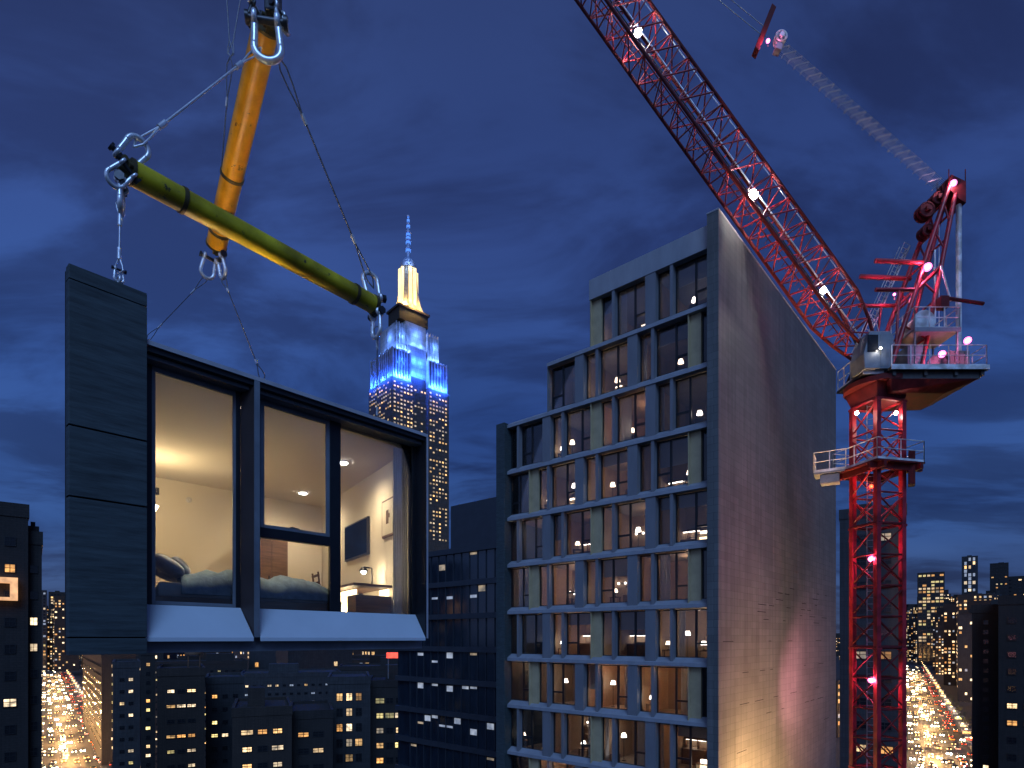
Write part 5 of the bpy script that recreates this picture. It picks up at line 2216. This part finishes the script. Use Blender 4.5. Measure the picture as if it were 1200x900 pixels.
# kiosks: a small booth with a lit front under an awning
kk = []
for mt in ('lit1_2', 'lit0_2', 'lit3_2', 'coolwin', 'redsign', 'lit4_2'):
    q = MB()
    q.box(-1.9, 1.9, -1, 1, 0, .9)
    q.box(-1.9, 1.9, -.2, 1, .901, 2.6)
    q.box(-2.0, 2.0, -1.1, 1.1, 2.601, 2.8)
    q.prism([(-2.1, -1.1, 2.75), (-2.1, -2.2, 2.3), (-2.1, -2.2, 2.24), (-2.1, -1.1, 2.68)], (4.2, 0, 0), 2)
    for sx in (-1.85, 1.7):
        q.box(sx, sx + .15, -1, -.85, .901, 2.6)
    q.box(-1.7, 1.7, -.24, -.203, .95, 2.5, 1)
    kk.append(q.mesh('kiosk', ['greysteel', mt, 'curtain']))
# street trees, thin in leaf
M['bark'] = mat('tree_bark', (.07, .055, .04), .9, 0, .3, 6)
M['leaf'] = mat('tree_leaves', (.05, .07, .025), .8, 0, .4, 2)
tv = []
for sd in range(3):
    rt = random.Random(sd + 400)
    tk, lf = MB(), MB()
    tk.tube((0, 0, 0), (0, 0, 3.2), .17, 8, .12)
    for b_ in range(9):
        a_ = rt.uniform(0, 6.28)
        p0 = Vector((0, 0, rt.uniform(2.2, 3.2)))
        p1 = p0 + Vector((math.cos(a_) * rt.uniform(.8, 1.6), math.sin(a_) * rt.uniform(.8, 1.6), rt.uniform(1.2, 2.4)))
        p2 = p1 + Vector((math.cos(a_) * rt.uniform(.3, 1.3), math.sin(a_) * rt.uniform(.3, 1.3), rt.uniform(.8, 2.2)))
        tk.tube(p0, p1, .07, 5, .045)
        tk.tube(p1, p2, .045, 5, .015)
        for l_ in range(40):
            c = p1.lerp(p2, rt.random()) + Vector((rt.gauss(0, .45), rt.gauss(0, .45), rt.gauss(0, .45)))
            e_ = Euler((rt.uniform(0, 3), rt.uniform(0, 3), rt.uniform(0, 6))).to_matrix()
            sz = rt.uniform(.10, .2)
            lf.add([c + e_ @ Vector(v_) for v_ in ((-sz, 0, 0), (0, -sz * .6, 0), (sz, 0, .05), (0, sz * .6, 0))], [(0, 1, 2, 3)])
    tv.append((tk.mesh('trunk', 'bark'), lf.mesh('crown', 'leaf')))
traffic = []
WHERE = {'west': 'crowded avenue beyond the dark brick blocks', 'east': 'busy road beyond the red crane mast'}
for nm, (p, d, n, hw) in ST.items():
    ang = math.atan2(d.y, d.x) - math.pi / 2
    av = WHERE[nm]
    ncar = 0
    nl = 8
    for lane in range(nl):
        off = -hw + 1.8 + lane * (2 * hw - 3.6) / (nl - 1)
        s = rc.uniform(-45, -30)
        ncar = 0
        while s < 1000 and ncar < 34:
            away = lane >= nl - 2 and rc.random() < .8
            vi = rc.choice((0, 0, 1, 2, 3, 4, 4, 5))
            c = p + d * s + n * (off + rc.uniform(-.8, .8))
            rz_ = ang + (math.pi if away else 0) + rc.uniform(-.06, .06)
            if c.y > 218:
                traffic.append((c.y, vi, (c.x, c.y, GZ + .008), rz_, ('car with red tail lights driving away on the ' if away else 'car with bright headlights on the ') + av, ('cars driving away on the ' if away else 'oncoming cars on the ') + av))
            s += rc.choice((6.5, 8, 12, 19, 26)) * (1 + max(0, s) / 300)
            ncar += 1
    s = -30.0
    i = 0
    while s < 1000:
        for sg_ in (-1, 1):
            c = p + d * (s + (9 if sg_ > 0 else 0) + rc.uniform(-3, 3)) + n * (sg_ * (hw + .6))
            rz_ = math.atan2(-n.y * sg_, -n.x * sg_)
            st = thing('street_lamp', 'glowing street lamp along the ' + av, 'street lamp', (c.x, c.y, GZ + .134), rz_, 'street lamps along the ' + av)
            inst(lpm, 'post', st)
            inst(lhm, 'lamp_head', st)
            for rep_ in range(2):
                c = p + d * (s + rc.uniform(2, 22)) + n * (sg_ * (hw + rc.uniform(1.6, 2.6)))
                o = bpy.data.objects.new('kiosk', rc.choice(kk))
                COL.objects.link(o)
                o.location = (c.x, c.y, GZ + .134)
                o.rotation_euler.z = ang + rc.uniform(-.3, .3)
                tag(o, 'small lit kiosk on the pavement of the ' + av, 'kiosk', 'lit kiosks on the ' + av)
            if s < 330:
                c = p + d * (s + 5 + rc.uniform(-3, 3)) + n * (sg_ * (hw + 3.4))
                tr = thing('street_tree', 'thin leafed street tree lit by lamps on the ' + av, 'tree', (c.x, c.y, GZ + .134), rc.uniform(0, 6), 'street trees on the ' + av)
                tk, lf = tv[rc.randrange(3)]
                inst(tk, 'trunk', tr)
                inst(lf, 'crown', tr)
        if i % 2 == 0 and s < 800:
            c = p + d * (s + 4) + UP * 7.5
            point('street_glow', c, 42000, (1, .52, .17), .6)
        s += 24 + max(0, s) * .05
        i += 1
# the nearer 300 cars one by one, the far end of the queues as one mass
traffic.sort(key=lambda t_: t_[0])
for (_, vi, loc, rz_, lb, gr) in traffic[:296]:
    o = bpy.data.objects.new('car', cm[vi])
    COL.objects.link(o)
    o.location = loc
    o.rotation_euler.z = rz_
    tag(o, lb, 'car', gr)
vs, fs, ms = [], [], []
for (_, vi, loc, rz_, lb, gr) in traffic[296:]:
    mx_ = Matrix.Translation(loc) @ Matrix.Rotation(rz_, 4, 'Z')
    b0 = len(vs)
    vs += [mx_ @ v.co for v in cm[vi].vertices]
    for f in cm[vi].polygons:
        fs.append([b0 + i for i in f.vertices])
        ms.append(vi * 4 + f.material_index)
me = bpy.data.meshes.new('distant_traffic')
me.from_pydata(vs, [], fs)
for m_ in cm:
    for k_ in m_.materials:
        me.materials.append(k_)
me.polygons.foreach_set('material_index', ms)
me.update()
o = bpy.data.objects.new('distant_traffic', me)
COL.objects.link(o)
o['kind'] = 'stuff'
tag(o, 'far queues of cars merging into a stream of lights where both streets narrow', 'traffic')
